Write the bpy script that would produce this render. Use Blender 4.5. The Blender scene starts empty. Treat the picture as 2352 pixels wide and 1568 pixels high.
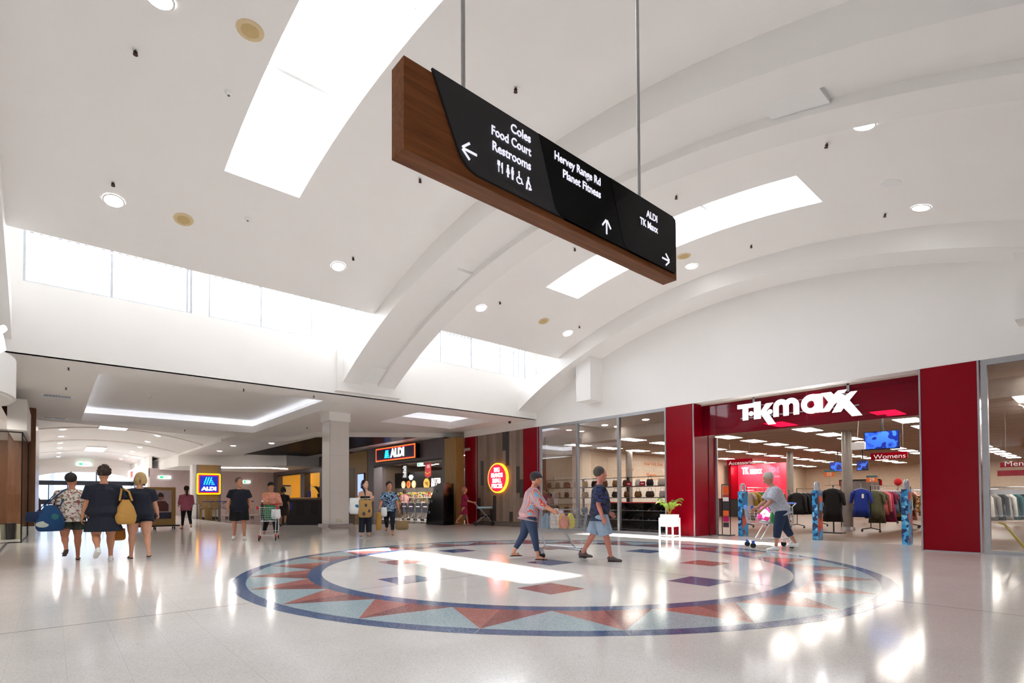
import bpy, bmesh, math, random
from mathutils import Vector as V, Matrix as Mx
random.seed(4)
S = bpy.context.scene
COL = S.collection
PI = math.pi
def sr(h):                                  # sRGB hex -> linear
    c = [int(h[i:i+2], 16)/255 for i in (0, 2, 4)]
    return tuple(x/12.92 if x <= .04045 else ((x+.055)/1.055)**2.4 for x in c)+(1,)

# ------------------------------------------------------------ camera
yaw, pit, rol = 0.716457539, 0.0196343272, -0.00495157341
fw = V((math.sin(yaw)*math.cos(pit), math.cos(yaw)*math.cos(pit), math.sin(pit)))
r0 = V((math.cos(yaw), -math.sin(yaw), 0)); u0 = r0.cross(fw)
rt = r0*math.cos(rol)+u0*math.sin(rol); up = u0*math.cos(rol)-r0*math.sin(rol)
cd = bpy.data.cameras.new('camera'); cam = bpy.data.objects.new('camera', cd); COL.objects.link(cam)
cam.matrix_world = Mx(((rt.x, up.x, -fw.x, 0), (rt.y, up.y, -fw.y, 0), (rt.z, up.z, -fw.z, 1.2), (0, 0, 0, 1)))
cd.sensor_fit = 'HORIZONTAL'; cd.sensor_width = 36; cd.lens = 1214.12/2352*36
cd.shift_y = 335.0/2352; cd.clip_start = .02; cd.clip_end = 400
S.camera = cam

# ------------------------------------------------------------ light and exposure
W = bpy.data.worlds.new('sky'); S.world = W; W.use_nodes = True
nt = W.node_tree; bg = nt.nodes['Background']
bg.inputs[0].default_value = (.86, .93, 1.0, 1); bg.inputs[1].default_value = 5.0
sd = bpy.data.lights.new('sun', 'SUN'); sd.energy = 9; sd.angle = math.radians(1.6); sd.color = (1, .97, .92)
so = bpy.data.objects.new('sun', sd); COL.objects.link(so)
so.rotation_euler = V((2.7, 1.65, -7.2)).to_track_quat('-Z', 'Y').to_euler()
S.view_settings.view_transform = 'Standard'; S.view_settings.look = 'None'
S.view_settings.gamma = 1; S.view_settings.use_curve_mapping = False
S.view_settings.exposure = 1.12
def portal(x, y, z, sx, sy, d):
    l = bpy.data.lights.new('sky_portal', 'AREA'); l.shape = 'RECTANGLE'; l.size = sx; l.size_y = sy
    o = bpy.data.objects.new('sky_portal', l); COL.objects.link(o); o.location = (x, y, z)
    o.rotation_euler = V(d).to_track_quat('-Z', 'Y').to_euler(); l.cycles.is_portal = True
for x in (2.875, 10.8): portal(x, 6.97, 7.9, 1.4, 6.6, (0, 0, -1))
portal(6.7, 15.3, 6.5, 15.2, 1.6, (0, -1, 0)); 
portal(2.25, 58.4, 2.2, 6.2, 4.2, (0, -1, 0))
cy = S.cycles; cy.use_denoising = True; cy.max_bounces = 9; cy.diffuse_bounces = 5; cy.use_adaptive_sampling = True; cy.adaptive_threshold = .02; cy.glossy_bounces = 4
cy.transmission_bounces = 6; cy.transparent_max_bounces = 12; cy.sample_clamp_indirect = 6
cy.caustics_reflective = False; cy.caustics_refractive = False

# ------------------------------------------------------------ materials
MATS = {}
def mat(name, col, rough=.5, metal=0, var=.06, scale=8, spec=.5, bump=0, coat=0, stretch=None):
    if name in MATS: return MATS[name]
    m = bpy.data.materials.new(name); m.use_nodes = True; MATS[name] = m
    n = m.node_tree.nodes; L = m.node_tree.links; b = n['Principled BSDF']
    c = sr(col) if isinstance(col, str) else tuple(col)+(1,)*(4-len(col))
    tc = n.new('ShaderNodeTexCoord'); mp = n.new('ShaderNodeMapping'); L.new(tc.outputs['Object'], mp.inputs[0])
    mp.inputs['Scale'].default_value = stretch or (1, 1, 1)
    nz = n.new('ShaderNodeTexNoise'); nz.inputs['Scale'].default_value = scale; nz.inputs['Detail'].default_value = 5
    L.new(mp.outputs[0], nz.inputs['Vector'])
    cr = n.new('ShaderNodeValToRGB'); L.new(nz.outputs['Fac'], cr.inputs[0])
    cr.color_ramp.elements[0].position = .3; cr.color_ramp.elements[1].position = .7
    cr.color_ramp.elements[0].color = tuple(x*(1-var) for x in c[:3])+(1,)
    cr.color_ramp.elements[1].color = tuple(min(1, x*(1+var)) for x in c[:3])+(1,)
    L.new(cr.outputs[0], b.inputs['Base Color'])
    b.inputs['Roughness'].default_value = rough; b.inputs['Metallic'].default_value = metal
    b.inputs['Specular IOR Level'].default_value = spec; b.inputs['Coat Weight'].default_value = coat
    if bump:
        bp = n.new('ShaderNodeBump'); bp.inputs['Strength'].default_value = bump; bp.inputs['Distance'].default_value = .01
        L.new(nz.outputs['Fac'], bp.inputs['Height']); L.new(bp.outputs[0], b.inputs['Normal'])
    return m
def speck(name, col, specks, rough=.12, size=180, amt=.35, spec=.5):    # terrazzo: base with small chips
    m = mat(name, col, rough, var=.05, scale=1.5, spec=spec); n = m.node_tree.nodes; L = m.node_tree.links
    b = n['Principled BSDF']; base = b.inputs['Base Color'].links[0].from_socket
    vo = n.new('ShaderNodeTexVoronoi'); vo.inputs['Scale'].default_value = size
    L.new(n['Texture Coordinate'].outputs['Object'], vo.inputs['Vector'])
    r = n.new('ShaderNodeValToRGB'); r.color_ramp.interpolation = 'CONSTANT'
    e = r.color_ramp.elements; e[0].color = sr(specks[0]); e[1].color = sr(specks[1]); e[1].position = .33
    x = e.new(.66); x.color = sr(specks[2])
    L.new(vo.outputs['Color'], r.inputs[0])
    mx = n.new('ShaderNodeMix'); mx.data_type = 'RGBA'; mx.inputs[0].default_value = amt
    L.new(base, mx.inputs[6]); L.new(r.outputs[0], mx.inputs[7]); L.new(mx.outputs[2], b.inputs['Base Color'])
    return m
def wood(name, c1, c2, axis='Z', scale=6, rough=.45):
    m = mat(name, c1, rough, var=.1, scale=scale, stretch={'Z': (6, 6, .4), 'X': (.4, 6, 6), 'Y': (6, .4, 6)}[axis])
    n = m.node_tree.nodes; r = n['Color Ramp'].color_ramp.elements; r[0].color = sr(c1); r[1].color = sr(c2); return m
def pattern(name, cols, scale=12, rough=.8, kind='voronoi', stretch=(1, 1, 1)):  # printed cloth
    m = bpy.data.materials.new(name); m.use_nodes = True; MATS[name] = m
    n = m.node_tree.nodes; L = m.node_tree.links; b = n['Principled BSDF']; b.inputs['Roughness'].default_value = rough
    tc = n.new('ShaderNodeTexCoord'); mp = n.new('ShaderNodeMapping'); L.new(tc.outputs['Object'], mp.inputs[0]); mp.inputs['Scale'].default_value = stretch
    if kind == 'noise':
        t = n.new('ShaderNodeTexNoise'); t.inputs['Scale'].default_value = scale; t.inputs['Detail'].default_value = 2; o = t.outputs['Fac']; lo, hi = .32, .68
    elif kind == 'wave':
        t = n.new('ShaderNodeTexWave'); t.inputs['Scale'].default_value = scale; t.inputs['Distortion'].default_value = 2.5; o = t.outputs['Fac']; lo, hi = 0, .95
    else:
        t = n.new('ShaderNodeTexVoronoi'); t.inputs['Scale'].default_value = scale; sp = n.new('ShaderNodeSeparateColor')
        L.new(t.outputs['Color'], sp.inputs[0]); o = sp.outputs[0]; lo, hi = 0, .95
    L.new(mp.outputs[0], t.inputs['Vector'])
    r = n.new('ShaderNodeValToRGB'); r.color_ramp.interpolation = 'CONSTANT'; e = r.color_ramp.elements
    k = len(cols); e[0].color = sr(cols[0]); e[0].position = 0; e[1].color = sr(cols[-1]); e[1].position = lo+(hi-lo)*(k-1)/k
    for i in range(1, k-1): x = e.new(lo+(hi-lo)*i/k); x.color = sr(cols[i])
    L.new(o, r.inputs[0]); L.new(r.outputs[0], b.inputs['Base Color']); return m
def emit(name, col, st, rough=.4):
    if name in MATS: return MATS[name]
    m = mat(name, col, rough, var=.02); b = m.node_tree.nodes['Principled BSDF']
    b.inputs['Emission Color'].default_value = sr(col) if isinstance(col, str) else tuple(col)+(1,); b.inputs['Emission Strength'].default_value = st; return m
def glass(name, tint=(.97, .98, .98), k=1.0, rough=.01, body=None, bw=.0):   # thin pane: clear with a Fresnel reflection
    m = bpy.data.materials.new(name); m.use_nodes = True; MATS[name] = m
    n = m.node_tree.nodes; L = m.node_tree.links; out = n['Material Output']; n.remove(n['Principled BSDF'])
    t = n.new('ShaderNodeBsdfTransparent'); t.inputs[0].default_value = tint+(1,)
    g = n.new('ShaderNodeBsdfGlossy'); g.inputs['Roughness'].default_value = rough
    nz = n.new('ShaderNodeTexNoise'); nz.inputs['Scale'].default_value = .6
    mt = n.new('ShaderNodeMath'); mt.operation = 'MULTIPLY_ADD'; L.new(nz.outputs['Fac'], mt.inputs[0]); mt.inputs[1].default_value = .01; mt.inputs[2].default_value = rough
    L.new(mt.outputs[0], g.inputs['Roughness'])
    f = n.new('ShaderNodeFresnel'); f.inputs[0].default_value = 1.5
    mm = n.new('ShaderNodeMath'); mm.operation = 'MULTIPLY'; mm.inputs[1].default_value = k; L.new(f.outputs[0], mm.inputs[0])
    mx = n.new('ShaderNodeMixShader'); L.new(mm.outputs[0], mx.inputs[0]); L.new(g.outputs[0], mx.inputs[2])
    if body:
        d = n.new('ShaderNodeBsdfDiffuse'); d.inputs[0].default_value = sr(body); m2 = n.new('ShaderNodeMixShader'); m2.inputs[0].default_value = bw
        L.new(t.outputs[0], m2.inputs[1]); L.new(d.outputs[0], m2.inputs[2]); L.new(m2.outputs[0], mx.inputs[1])
    else: L.new(t.outputs[0], mx.inputs[1])
    L.new(mx.outputs[0], out.inputs[0]); return m

white = mat('white_paint', 'F2EFEC', .55, var=.012, scale=.7)
ceilm = mat('white_ceiling_paint', 'F8F5F2', .6, var=.012, scale=.6)
clear = glass('clear_glass')
shopglass = glass('shop_glass', (.93, .94, .93), .8)
steel = mat('brushed_steel', 'B9B9BA', .3, .9, var=.05, scale=30)
alu = mat('grey_aluminium_frame', 'A2A2A6', .4, .7, var=.04)
black = mat('black_plastic', '0E0E10', .45)
blackm = mat('black_metal', '17171A', .4, .5)
chrome = mat('chrome', 'D8DADC', .15, 1, var=.02)
rubber = mat('black_rubber', '1A1A1A', .7)
whitep = mat('white_plastic', 'F2F2F0', .4, var=.01)
redpan = mat('red_panel', '860014', .22, var=.03, spec=.15)
lampm = emit('lamp_disc', 'FFFFFF', 9)
panelm = emit('panel_light', 'FFF6EA', 7.5)

# ------------------------------------------------------------ mesh helpers
WL = {}
class MB:
    def __init__(s): s.v = []; s.f = []
    def box(s, x0, x1, y0, y1, z0, z1):
        b = len(s.v)
        s.v += [(x, y, z) for z in (z0, z1) for y in (y0, y1) for x in (x0, x1)]
        s.f += [tuple(b+i for i in q) for q in ((0, 2, 3, 1), (4, 5, 7, 6), (0, 1, 5, 4), (2, 6, 7, 3), (0, 4, 6, 2), (1, 3, 7, 5))]; return s
    def quad(s, *p):
        b = len(s.v); s.v += [tuple(q) for q in p]; s.f.append(tuple(range(b, b+len(p)))); return s
    def rings(s, R, cap=True, closed=False):
        b = len(s.v); n = len(R[0])
        for r in R: s.v += [tuple(q) for q in r]
        m = len(R)
        for i in range(m if closed else m-1):
            j = (i+1) % m
            for k in range(n):
                l = (k+1) % n; s.f.append((b+i*n+k, b+i*n+l, b+j*n+l, b+j*n+k))
        if cap and not closed:
            s.f.append(tuple(b+k for k in reversed(range(n)))); s.f.append(tuple(b+(m-1)*n+k for k in range(n)))
        return s
    def tube(s, pts, r, n=6, cap=True, closed=False, sq=1.0, ref=None):
        pts = [V(p) for p in pts]; m = len(pts); rs = r if isinstance(r, (list, tuple)) else [r]*m; R = []; pu = None
        for i in range(m):
            a = pts[(i-1) % m] if (i or closed) else pts[i]; c = pts[(i+1) % m] if (i < m-1 or closed) else pts[i]
            t = (c-a).normalized()
            if pu is None:
                h = V(ref) if ref else (V((0, 0, 1)) if abs(t.z) < .9 else V((0, 1, 0)))
                pu = (h-t*h.dot(t)).normalized()
            else: pu = (pu-t*pu.dot(t)).normalized()
            q = t.cross(pu); rr = rs[i]
            ra, rb = rr if isinstance(rr, (list, tuple)) else (rr, rr*sq)
            R.append([pts[i]+q*(ra*math.cos(2*PI*k/n+PI/n))+pu*(rb*math.sin(2*PI*k/n+PI/n)) for k in range(n)])
        return s.rings(R, cap, closed)
    def lathe(s, prof, c=(0, 0, 0), n=20, ax='Z', cap=True):
        R = []
        for r, h in prof:
            ring = []
            for k in range(n):
                a = 2*PI*k/n; x, y = r*math.cos(a), r*math.sin(a)
                p = (x, y, h) if ax == 'Z' else ((h, x, y) if ax == 'X' else (y, h, x))
                ring.append((c[0]+p[0], c[1]+p[1], c[2]+p[2]))
            R.append(ring)
        return s.rings(R, cap)
    def prism(s, poly, o, U, Vv, d):            # polygon in the (U,Vv) plane at o, thickened by d along U x Vv
        o, U, Vv = V(o), V(U), V(Vv); N = U.cross(Vv).normalized()*d
        P = [o+U*a+Vv*b for a, b in poly]; return s.rings([P, [p+N for p in P]])
    def ell(s, c, r, n=14, m=9, rot=None):
        R = []; c = V(c)
        for i in range(m+1):
            t = max(.02, min(PI-.02, PI*i/m)); ring = []
            for k in range(n):
                a = 2*PI*k/n; p = V((r[0]*math.sin(t)*math.cos(a), r[1]*math.sin(t)*math.sin(a), -r[2]*math.cos(t)))
                if rot: p = rot @ p
                ring.append(c+p)
            R.append(ring)
        return s.rings(R)
    def xf(s, M, a=0):
        for i in range(a, len(s.v)): s.v[i] = tuple(M @ V(s.v[i]))
        return s
    def build(s, name, m, parent=None, smooth=False, bevel=0, fix=True):
        me = bpy.data.meshes.new(name); me.from_pydata([tuple(q) for q in s.v], [], s.f)
        if fix or bevel:
            bm = bmesh.new(); bm.from_mesh(me)
            bmesh.ops.recalc_face_normals(bm, faces=bm.faces)
            if bevel: bmesh.ops.bevel(bm, geom=list(bm.edges), offset=bevel, segments=1, affect='EDGES', clamp_overlap=True)
            bm.to_mesh(me); bm.free()
        if smooth:
            for p in me.polygons: p.use_smooth = True
            if smooth != 2: me.set_sharp_from_angle(angle=math.radians(50))
        return link(name, me, m, parent)
def link(name, me, m, parent=None):
    o = bpy.data.objects.new(name, me); COL.objects.link(o)
    if m: me.materials.clear(); me.materials.append(m)
    if parent:
        o.parent = parent
        if parent.name in WL: o.matrix_parent_inverse = Mx.Translation(-WL[parent.name])
    if parent and parent.name in WL: WL[o.name] = V(WL[parent.name])*0
    return o
LBL = {}
def tag(o, label, cat, group=None):
    o['label'] = label; o['category'] = cat
    if group: o['group'] = group
    return o
def thing(name, label, cat, loc=(0, 0, 0), group=None, local=False, rz=0):   # Empty at the base; parts are given in world coordinates unless local
    o = bpy.data.objects.new(name, None); COL.objects.link(o); o.location = loc; o.rotation_euler = (0, 0, rz)
    o.empty_display_size = .1
    if not local: WL[o.name] = V(loc)
    return tag(o, label, cat, group)
def st(o): o['kind'] = 'structure'; return o
def sub(o, parent):                            # a sub-part of a world-built part
    o.parent = parent; return o
def dup(o, loc=None, rz=None, label=None, parent=None):
    c = o.copy(); COL.objects.link(c)
    if parent: c.parent = parent
    if loc is not None: c.location = loc
    if rz is not None: c.rotation_euler = (0, 0, rz)
    if label: c['label'] = label
    for ch in list(o.children): dup(ch, parent=c)
    return c
def text(name, s, size, m, parent, o, U, Vv, ext=.004, align='CENTER', bold=0, sx=1.0, spacing=1.0):
    cu = bpy.data.curves.new(name, 'FONT'); cu.body = s; cu.size = size; cu.extrude = ext/2; cu.align_x = align; cu.align_y = 'CENTER'
    cu.offset = bold; cu.resolution_u = 3; cu.space_character = spacing
    t = bpy.data.objects.new(name, cu); COL.objects.link(t)
    bpy.context.view_layer.update()
    me = bpy.data.meshes.new_from_object(t.evaluated_get(bpy.context.evaluated_depsgraph_get()))
    bpy.data.objects.remove(t); bpy.data.curves.remove(cu)
    U, Vv = V(U), V(Vv); N = U.cross(Vv); o = V(o)
    for v in me.vertices: v.co = o+U*(v.co.x*sx)+Vv*v.co.y+N*v.co.z
    return link(name, me, m, parent)
YN, XP, ZP = V((0, -1, 0)), V((1, 0, 0)), V((0, 0, 1))       # shop fronts on X = const read along -Y
ORD = ['first', 'second', 'third', 'fourth', 'fifth', 'sixth', 'seventh', 'eighth', 'ninth', 'tenth', 'eleventh', 'twelfth', 'thirteenth', 'fourteenth', 'fifteenth', 'sixteenth', 'seventeenth', 'eighteenth', 'nineteenth', 'twentieth']
def fit(o, U, w, anchor):                      # squeeze lettering to the width it has on the sign
    U = V(U); c = [V(v.co).dot(U) for v in o.data.vertices]; k = w/max(1e-6, max(c)-min(c)); a = {'L': min(c), 'R': max(c), 'C': (min(c)+max(c))/2}[anchor]
    for v in o.data.vertices: v.co += U*((V(v.co).dot(U)-a)*(k-1))
    return o
# ------------------------------------------------------------ floor and its inlaid medallion
terr = speck('terrazzo', 'E6E1DC', ('9A8F88', 'DAD5D0', 'F4F1EE'), .12, 120, .2)
tblue = speck('blue_terrazzo', '4A628A', ('30456A', '566F98', '8A9CB8'), .12, 110, .35)
tlight = speck('pale_blue_terrazzo', 'ABC0C6', ('7F939A', 'B4C6CC', 'D0DADC'), .12, 110, .4)
tred = speck('red_terrazzo', 'B8766E', ('8C4A46', 'BE7E76', 'D8A49C'), .12, 110, .35)
tdark = speck('dark_red_terrazzo', '96605F', ('6F3E42', '9E6866', 'B88684'), .12, 110, .35)
tjoint = mat('brass_joint', '4E423C', .4); tpale = mat('pale_joint', 'D6D1CC', .15)
tgrey = speck('dark_grey_tile', '34353A', ('26272B', '3A3B40', '55565B'), .08, 60, .3)
floor = st(MB().quad((-12, -4, 0), (15.8, -4, 0), (15.8, 70, 0), (-12, 70, 0)).build('floor', terr))
CX, CY = 6.97, 6.94
def pc(r, a, z=.0012): a = math.radians(a); return (CX+r*math.cos(a), CY+r*math.sin(a), z)
def ring(r0_, r1_, m, name):
    for q in range(4):                          # laid as four quarter bands
        b = MB()
        for k in range(24):
            a0 = q*90+k*3.75; b.quad(pc(r0_, a0), pc(r1_, a0), pc(r1_, a0+3.75), pc(r0_, a0+3.75))
        b.build(name, m, floor)
ring(5.035, 5.22, tblue, 'medallion_band'); ring(3.98, 4.19, tblue, 'medallion_band')
def arcpts(r, a0, a1, n): return [pc(r, a0+(a1-a0)*i/n) for i in range(n+1)]
for k in range(24):
    a = 7.5+15*k
    MB().quad(*(arcpts(4.19, a, a-7.5, 4)+[pc(5.03, a)])).build('medallion_ray', tred, floor)
    MB().quad(*([pc(5.03, a)]+arcpts(4.19, a+7.5, a, 4))).build('medallion_ray', tdark, floor)
    MB().quad(*([pc(4.19, a+7.5)]+list(reversed(arcpts(5.035, a, a+15, 6))))).build('medallion_field', tlight, floor)
def sq(x, y, m): MB().quad(*[(CX+x+i*.32, CY+y+j*.32, .0012) for i, j in ((-1, -1), (1, -1), (1, 1), (-1, 1))]).build('medallion_square', m, floor)
sq(0, 0, tblue)
for i in range(4):
    c, s_ = round(math.cos(i*PI/2)), round(math.sin(i*PI/2)); sq(2.99*c, 2.99*s_, tblue); sq(1.98*(c-s_), 1.98*(s_+c), tred)
jx, jy = CX+.33, CY-.325
def strip(x0, x1, y0, y1, m, name): MB().box(x0, x1, y0, y1, -.01, .0008).build(name, m, floor)
strip(jx-.006, jx+.006, -3, CY-5.23, tjoint, 'floor_joint'); strip(jx-.006, jx+.006, CY-3.98, CY+3.98, tjoint, 'floor_joint'); strip(jx-.006, jx+.006, CY+5.23, 25, tjoint, 'floor_joint')
strip(-6, CX-5.23, jy-.006, jy+.006, tjoint, 'floor_joint'); strip(CX-3.98, CX+3.98, jy-.006, jy+.006, tjoint, 'floor_joint'); strip(CX+5.23, 14.3, jy-.006, jy+.006, tjoint, 'floor_joint')
for x in (-.9, -.57, -.24, .09, .42, .75, 1.08): strip(x-.002, x+.002, 1, 14, tpale, 'floor_joint')
for y in (.4, -.1, .9): strip(8, 14.3, y-.002, y+.002, tpale, 'floor_joint')
for a in (-127.5, -142.5, -112.5, -97.5, -82.5, -157.5): MB().quad(*[pc(r, a+d/r*.12, .002) for r, d in ((5.035, -1), (5.22, -1), (5.22, 1), (5.035, 1))]).build('medallion_joint', tpale, floor)
MB().quad((6.66, 42, .001), (6.75, 28.6, .001), (7.5, 25.6, .001), (9.6, 23.6, .001), (13.99, 21.2, .001), (13.99, 42, .001)).build('dark_tile_area', tgrey, floor)
swood = wood('vinyl_plank', '6E5545', '574234', 'Y', 2.5, .35)
fl2 = st(MB().quad((15.8, -9, 0), (47, -9, 0), (47, 17, 0), (15.8, 17, 0)).build('floor', swood))
MB().box(17.2, 17.24, -9, 17, -.01, .002).build('floor_joint', tpale, fl2)
st(MB().quad((13.99, 17, -.001), (26, 17, -.001), (26, 52, -.001), (13.99, 52, -.001)).build('floor', mat('shop_tile', '8F8880', .3)))
st(MB().quad((-40, 58.2, -.02), (60, 58.2, -.02), (60, 140, -.02), (-40, 140, -.02)).build('ground', mat('asphalt', '5A5C60', .9)))
st(MB().box(-20, 22, 58.3, 68, 3.9, 4.1).build('roof', white))  # added canopy, shades the ground outside to cut glare through the doors
st(MB().box(-40, 60, 84, 85, 0, 5).build('wall_outside', mat('pale_facade', 'B4BAC6', .8)))
for x in (-6, 0, 6.5): st(MB().box(x-.15, x+.15, 67.5, 67.8, 0, 3.9).build('added_porch_post', white))  # supports of the added canopy

# ------------------------------------------------------------ vaulted hall
YC, ZC, RC = 6.8, -9.6, 16.9
def vz(y, R=RC): return ZC+math.sqrt(R*R-(y-YC)**2)
xs = [-1.7, 2.23, 3.52, 10.15, 11.45, 14.47]
ys = [.6+(3.75-.6)*i/6 for i in range(6)]+[3.75+(10.2-3.75)*i/12 for i in range(12)]+[10.2+2.8*i/6 for i in range(7)]
b = MB()
def hole(i, j): return i in (1, 3) and 3.74 < (ys[j]+ys[j+1])/2 < 10.21
for j in range(len(ys)-1):
    for i in range(5):
        y0, y1 = ys[j], ys[j+1]
        if not hole(i, j): b.quad((xs[i], y0, vz(y0)), (xs[i], y1, vz(y1)), (xs[i+1], y1, vz(y1)), (xs[i+1], y0, vz(y0)))
for i in (1, 3):                                # light wells
    for j in range(6, 18):
        for x in (xs[i], xs[i+1]): b.quad((x, ys[j], vz(ys[j])), (x, ys[j+1], vz(ys[j+1])), (x, ys[j+1], vz(ys[j+1])+.45), (x, ys[j], vz(ys[j])+.45))
    for y in (3.75, 10.2): b.quad((xs[i], y, vz(y)), (xs[i+1], y, vz(y)), (xs[i+1], y, vz(y)+.45), (xs[i], y, vz(y)+.45))
for y, yo in ((13.0, 15.3), (.6, -1.7)):        # upstand behind the vault edge and flat roof over the clerestory
    b.quad((-1.7, y, vz(13)), (14.47, y, vz(13)), (14.47, y, 7.25), (-1.7, y, 7.25))
    b.quad((-1.7, y, 7.25), (14.6, y, 7.25), (14.6, yo, 7.25), (-1.7, yo, 7.25))
ceil = st(b.build('ceiling', ceilm, fix=False))
for p in ceil.data.polygons: p.use_smooth = True
ceil.data.set_sharp_from_angle(angle=math.radians(30))
n = 0
skyg = glass('skylight_glazing', (.96, .98, 1.0), .5, body='FFFFFF', bw=.04)
for i in (1, 3):
    n += 1; r_ = st(MB().box(xs[i]-.05, xs[i]+.02, 3.7, 10.25, 7.35, 7.5).build('window_%d' % n, white))   # skylight curb carries its panes
    for j in range(3):
        y0, y1 = 3.75+2.15*j, 3.75+2.15*(j+1); p = MB()
        for k in range(4):
            a, c = y0+(y1-y0)*k/4, y0+(y1-y0)*(k+1)/4
            p.quad((xs[i], a, vz(a)+.36), (xs[i+1], a, vz(a)+.36), (xs[i+1], c, vz(c)+.36), (xs[i], c, vz(c)+.36))
        p.build('pane', skyg, r_, fix=False)
    for y in (5.9, 8.05): MB().box(xs[i], xs[i+1], y-.03, y+.03, vz(y)+.3, vz(y)+.42).build('glazing_bar', whitep, r_)
# clerestory walls with window openings
def wall_strip(name, y, d, wins, z0, zs, zt, x0=-1.7, x1=14.6):
    b = MB(); b.box(x0, x1, min(y, y+d), max(y, y+d), z0, zs); a = x0
    for w0, w1 in wins:
        b.box(a, w0, min(y, y+d), max(y, y+d), zs, zt); a = w1
    b.box(a, x1, min(y, y+d), max(y, y+d), zs, zt); return st(b.build(name, white))
wins = [(-.5, 2.6), (2.97, 13.9)]
wall_strip('wall_back', 15.12, .16, wins, 4.3, 5.84, 7.25)
fwins = [(2.97, 6.2)]
wall_strip('wall_front', -1.52, -.16, [], 4.3, 5.84, 7.25)
mulls = {0: [1.0, 2.5], 1: [4.23, 5.59, 6.97, 8.45, 9.98, 11.3, 12.64, 13.3, 13.56]}
n = 2
for yy, dd in ((15.15, .08),):
    for k, (w0, w1) in enumerate(wins if yy > 0 else fwins):
        n += 1; lo, hi = min(yy, yy+dd), max(yy, yy+dd)
        f = st(MB().box(w0, w1, lo, hi, 5.84, 5.87).box(w0, w1, lo, hi, 7.18, 7.25).box(w0, w0+.04, lo, hi, 5.87, 7.18).box(w1-.04, w1, lo, hi, 5.87, 7.18).build('window_%d' % n, mat('white_window_frame', 'C4C8D0', .4)))
        ml = mulls[k] if yy > 0 else [4.23]; e = [w0]+ml+[w1]
        for x in ml: MB().box(x-.025, x+.025, lo, hi, 5.87, 7.18).build('mullion', MATS['white_window_frame'], f)
        for a, c in zip(e, e[1:]): MB().quad((a, yy+dd/2, 5.87), (c, yy+dd/2, 5.87), (c, yy+dd/2, 7.18), (a, yy+dd/2, 7.18)).build('pane', clear, f)
        if yy > 0:                              # corrugated roof sheet ends showing above the glass
            b = MB(); x = w0+.1
            while x < w1-.1: b.box(x, x+.07, 14.98, 15.1, 6.84, 6.87); x += .15
            o = b.build('roof_sheet_ribs', mat('grey_sheet', 'B7B9BD', .5), f); o['kind'] = 'stuff'
# arched beams
def arch(x0, x1, Rl, Rt, y0=-1.52, y1=15.12, n_=48, zc=ZC):
    R = []
    for k in range(n_+1):
        y = y0+(y1-y0)*k/n_; a = math.atan2(math.sqrt(Rl*Rl-(y-YC)**2), y-YC)
        lo = zc+math.sqrt(Rl*Rl-(y-YC)**2); hi = zc+math.sqrt(Rt*Rt-(y-YC)**2)
        R.append([(x0, y, lo), (x1, y, lo), (x1, y, hi), (x0, y, hi)])
    return R
n = 0
for x0, x1 in ((-1.6, -.66), (6.45, 7.05), (7.58, 8.15), (13.5, 14.47)):
    n += 1; t = st(MB().rings(arch(x0, x1, 16.42, 17.0)).build('trim_%d' % n, white, smooth=True))
t = st(MB().rings(arch(7.05, 7.58, 16.56, 17.0)).build('trim_%d' % (n+1), white, smooth=True))
for y in (10.5, 2.75, 14.75):                    # access covers in the groove between the twin beams
    R = [[(7.06, yy, vz(yy, 16.5)), (7.57, yy, vz(yy, 16.5)), (7.57, yy, vz(yy, 16.62)), (7.06, yy, vz(yy, 16.62))] for yy in (y-.38, y, y+.36)]
    MB().rings(R).build('access_cover', whitep, t)
MB().box(6.3, 8.3, 14.98, 15.12, 4.4, 5.6).build('beam_seat', white, t)
MB().box(6.25, 8.35, 14.92, 15.12, 4.36, 4.44).build('beam_seat', white, t)
# end walls
st(MB().box(14.47, 14.9, -1.6, 20.0, 4.0, 7.3).build('wall_right', white))
for i, (y0, y1) in enumerate(((11.8, 12.45), (.75, 1.25))):
    st(MB().box(13.85, 14.47, y0, y1, 4.55, 6.35).build('trim_%d' % (6+i), white))
st(MB().box(-2.0, -1.6, -1.6, 15.2, 4.0, 7.3).box(-8, -1.6, 15.05, 15.25, 4, 7.3).build('wall_left', white))
st(MB().box(-12, 16, -4.2, -4.0, 0, 4.4).build('wall_front', white))
st(MB().quad((-12, -4, 4.3), (16, -4, 4.3), (16, -1.5, 4.3), (-12, -1.5, 4.3)).build('ceiling', ceilm))
st(MB().quad((-12, -1.6, 4.0), (-1.65, -1.6, 4.0), (-1.65, 15.2, 4.0), (-12, 15.2, 4.0)).build('ceiling', ceilm))
# low ceiling beyond the hall, with two lit coffers
cof = [((.84, 7.1), (16.45, 26.6)), ((9.95, 13.45), (16.5, 19.6))]
poly = [(-8, 15.12), (16, 15.12), (16, 20.6), (13.6, 21.4), (10.5, 23.6), (9.3, 24.3), (8.9, 27.4), (6.4, 29.6), (-.9, 27.2), (-8, 27.2)]
def holed(poly, holes, z):
    bm = bmesh.new()
    for lp in [poly]+holes:
        vs = [bm.verts.new((x, y, z)) for x, y in lp]
        for a, c in zip(vs, vs[1:]+vs[:1]): bm.edges.new((a, c))
    bmesh.ops.triangle_fill(bm, edges=list(bm.edges), use_beauty=True)
    me = bpy.data.meshes.new('ceiling'); bm.to_mesh(me); bm.free(); return me
lc = st(link('ceiling', holed(poly, [[(x0, y0), (x1, y0), (x1, y1), (x0, y1)] for (x0, x1), (y0, y1) in cof], 4.3), ceilm))
ledm = emit('led_strip', 'E8F0FF', 1.7)
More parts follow.
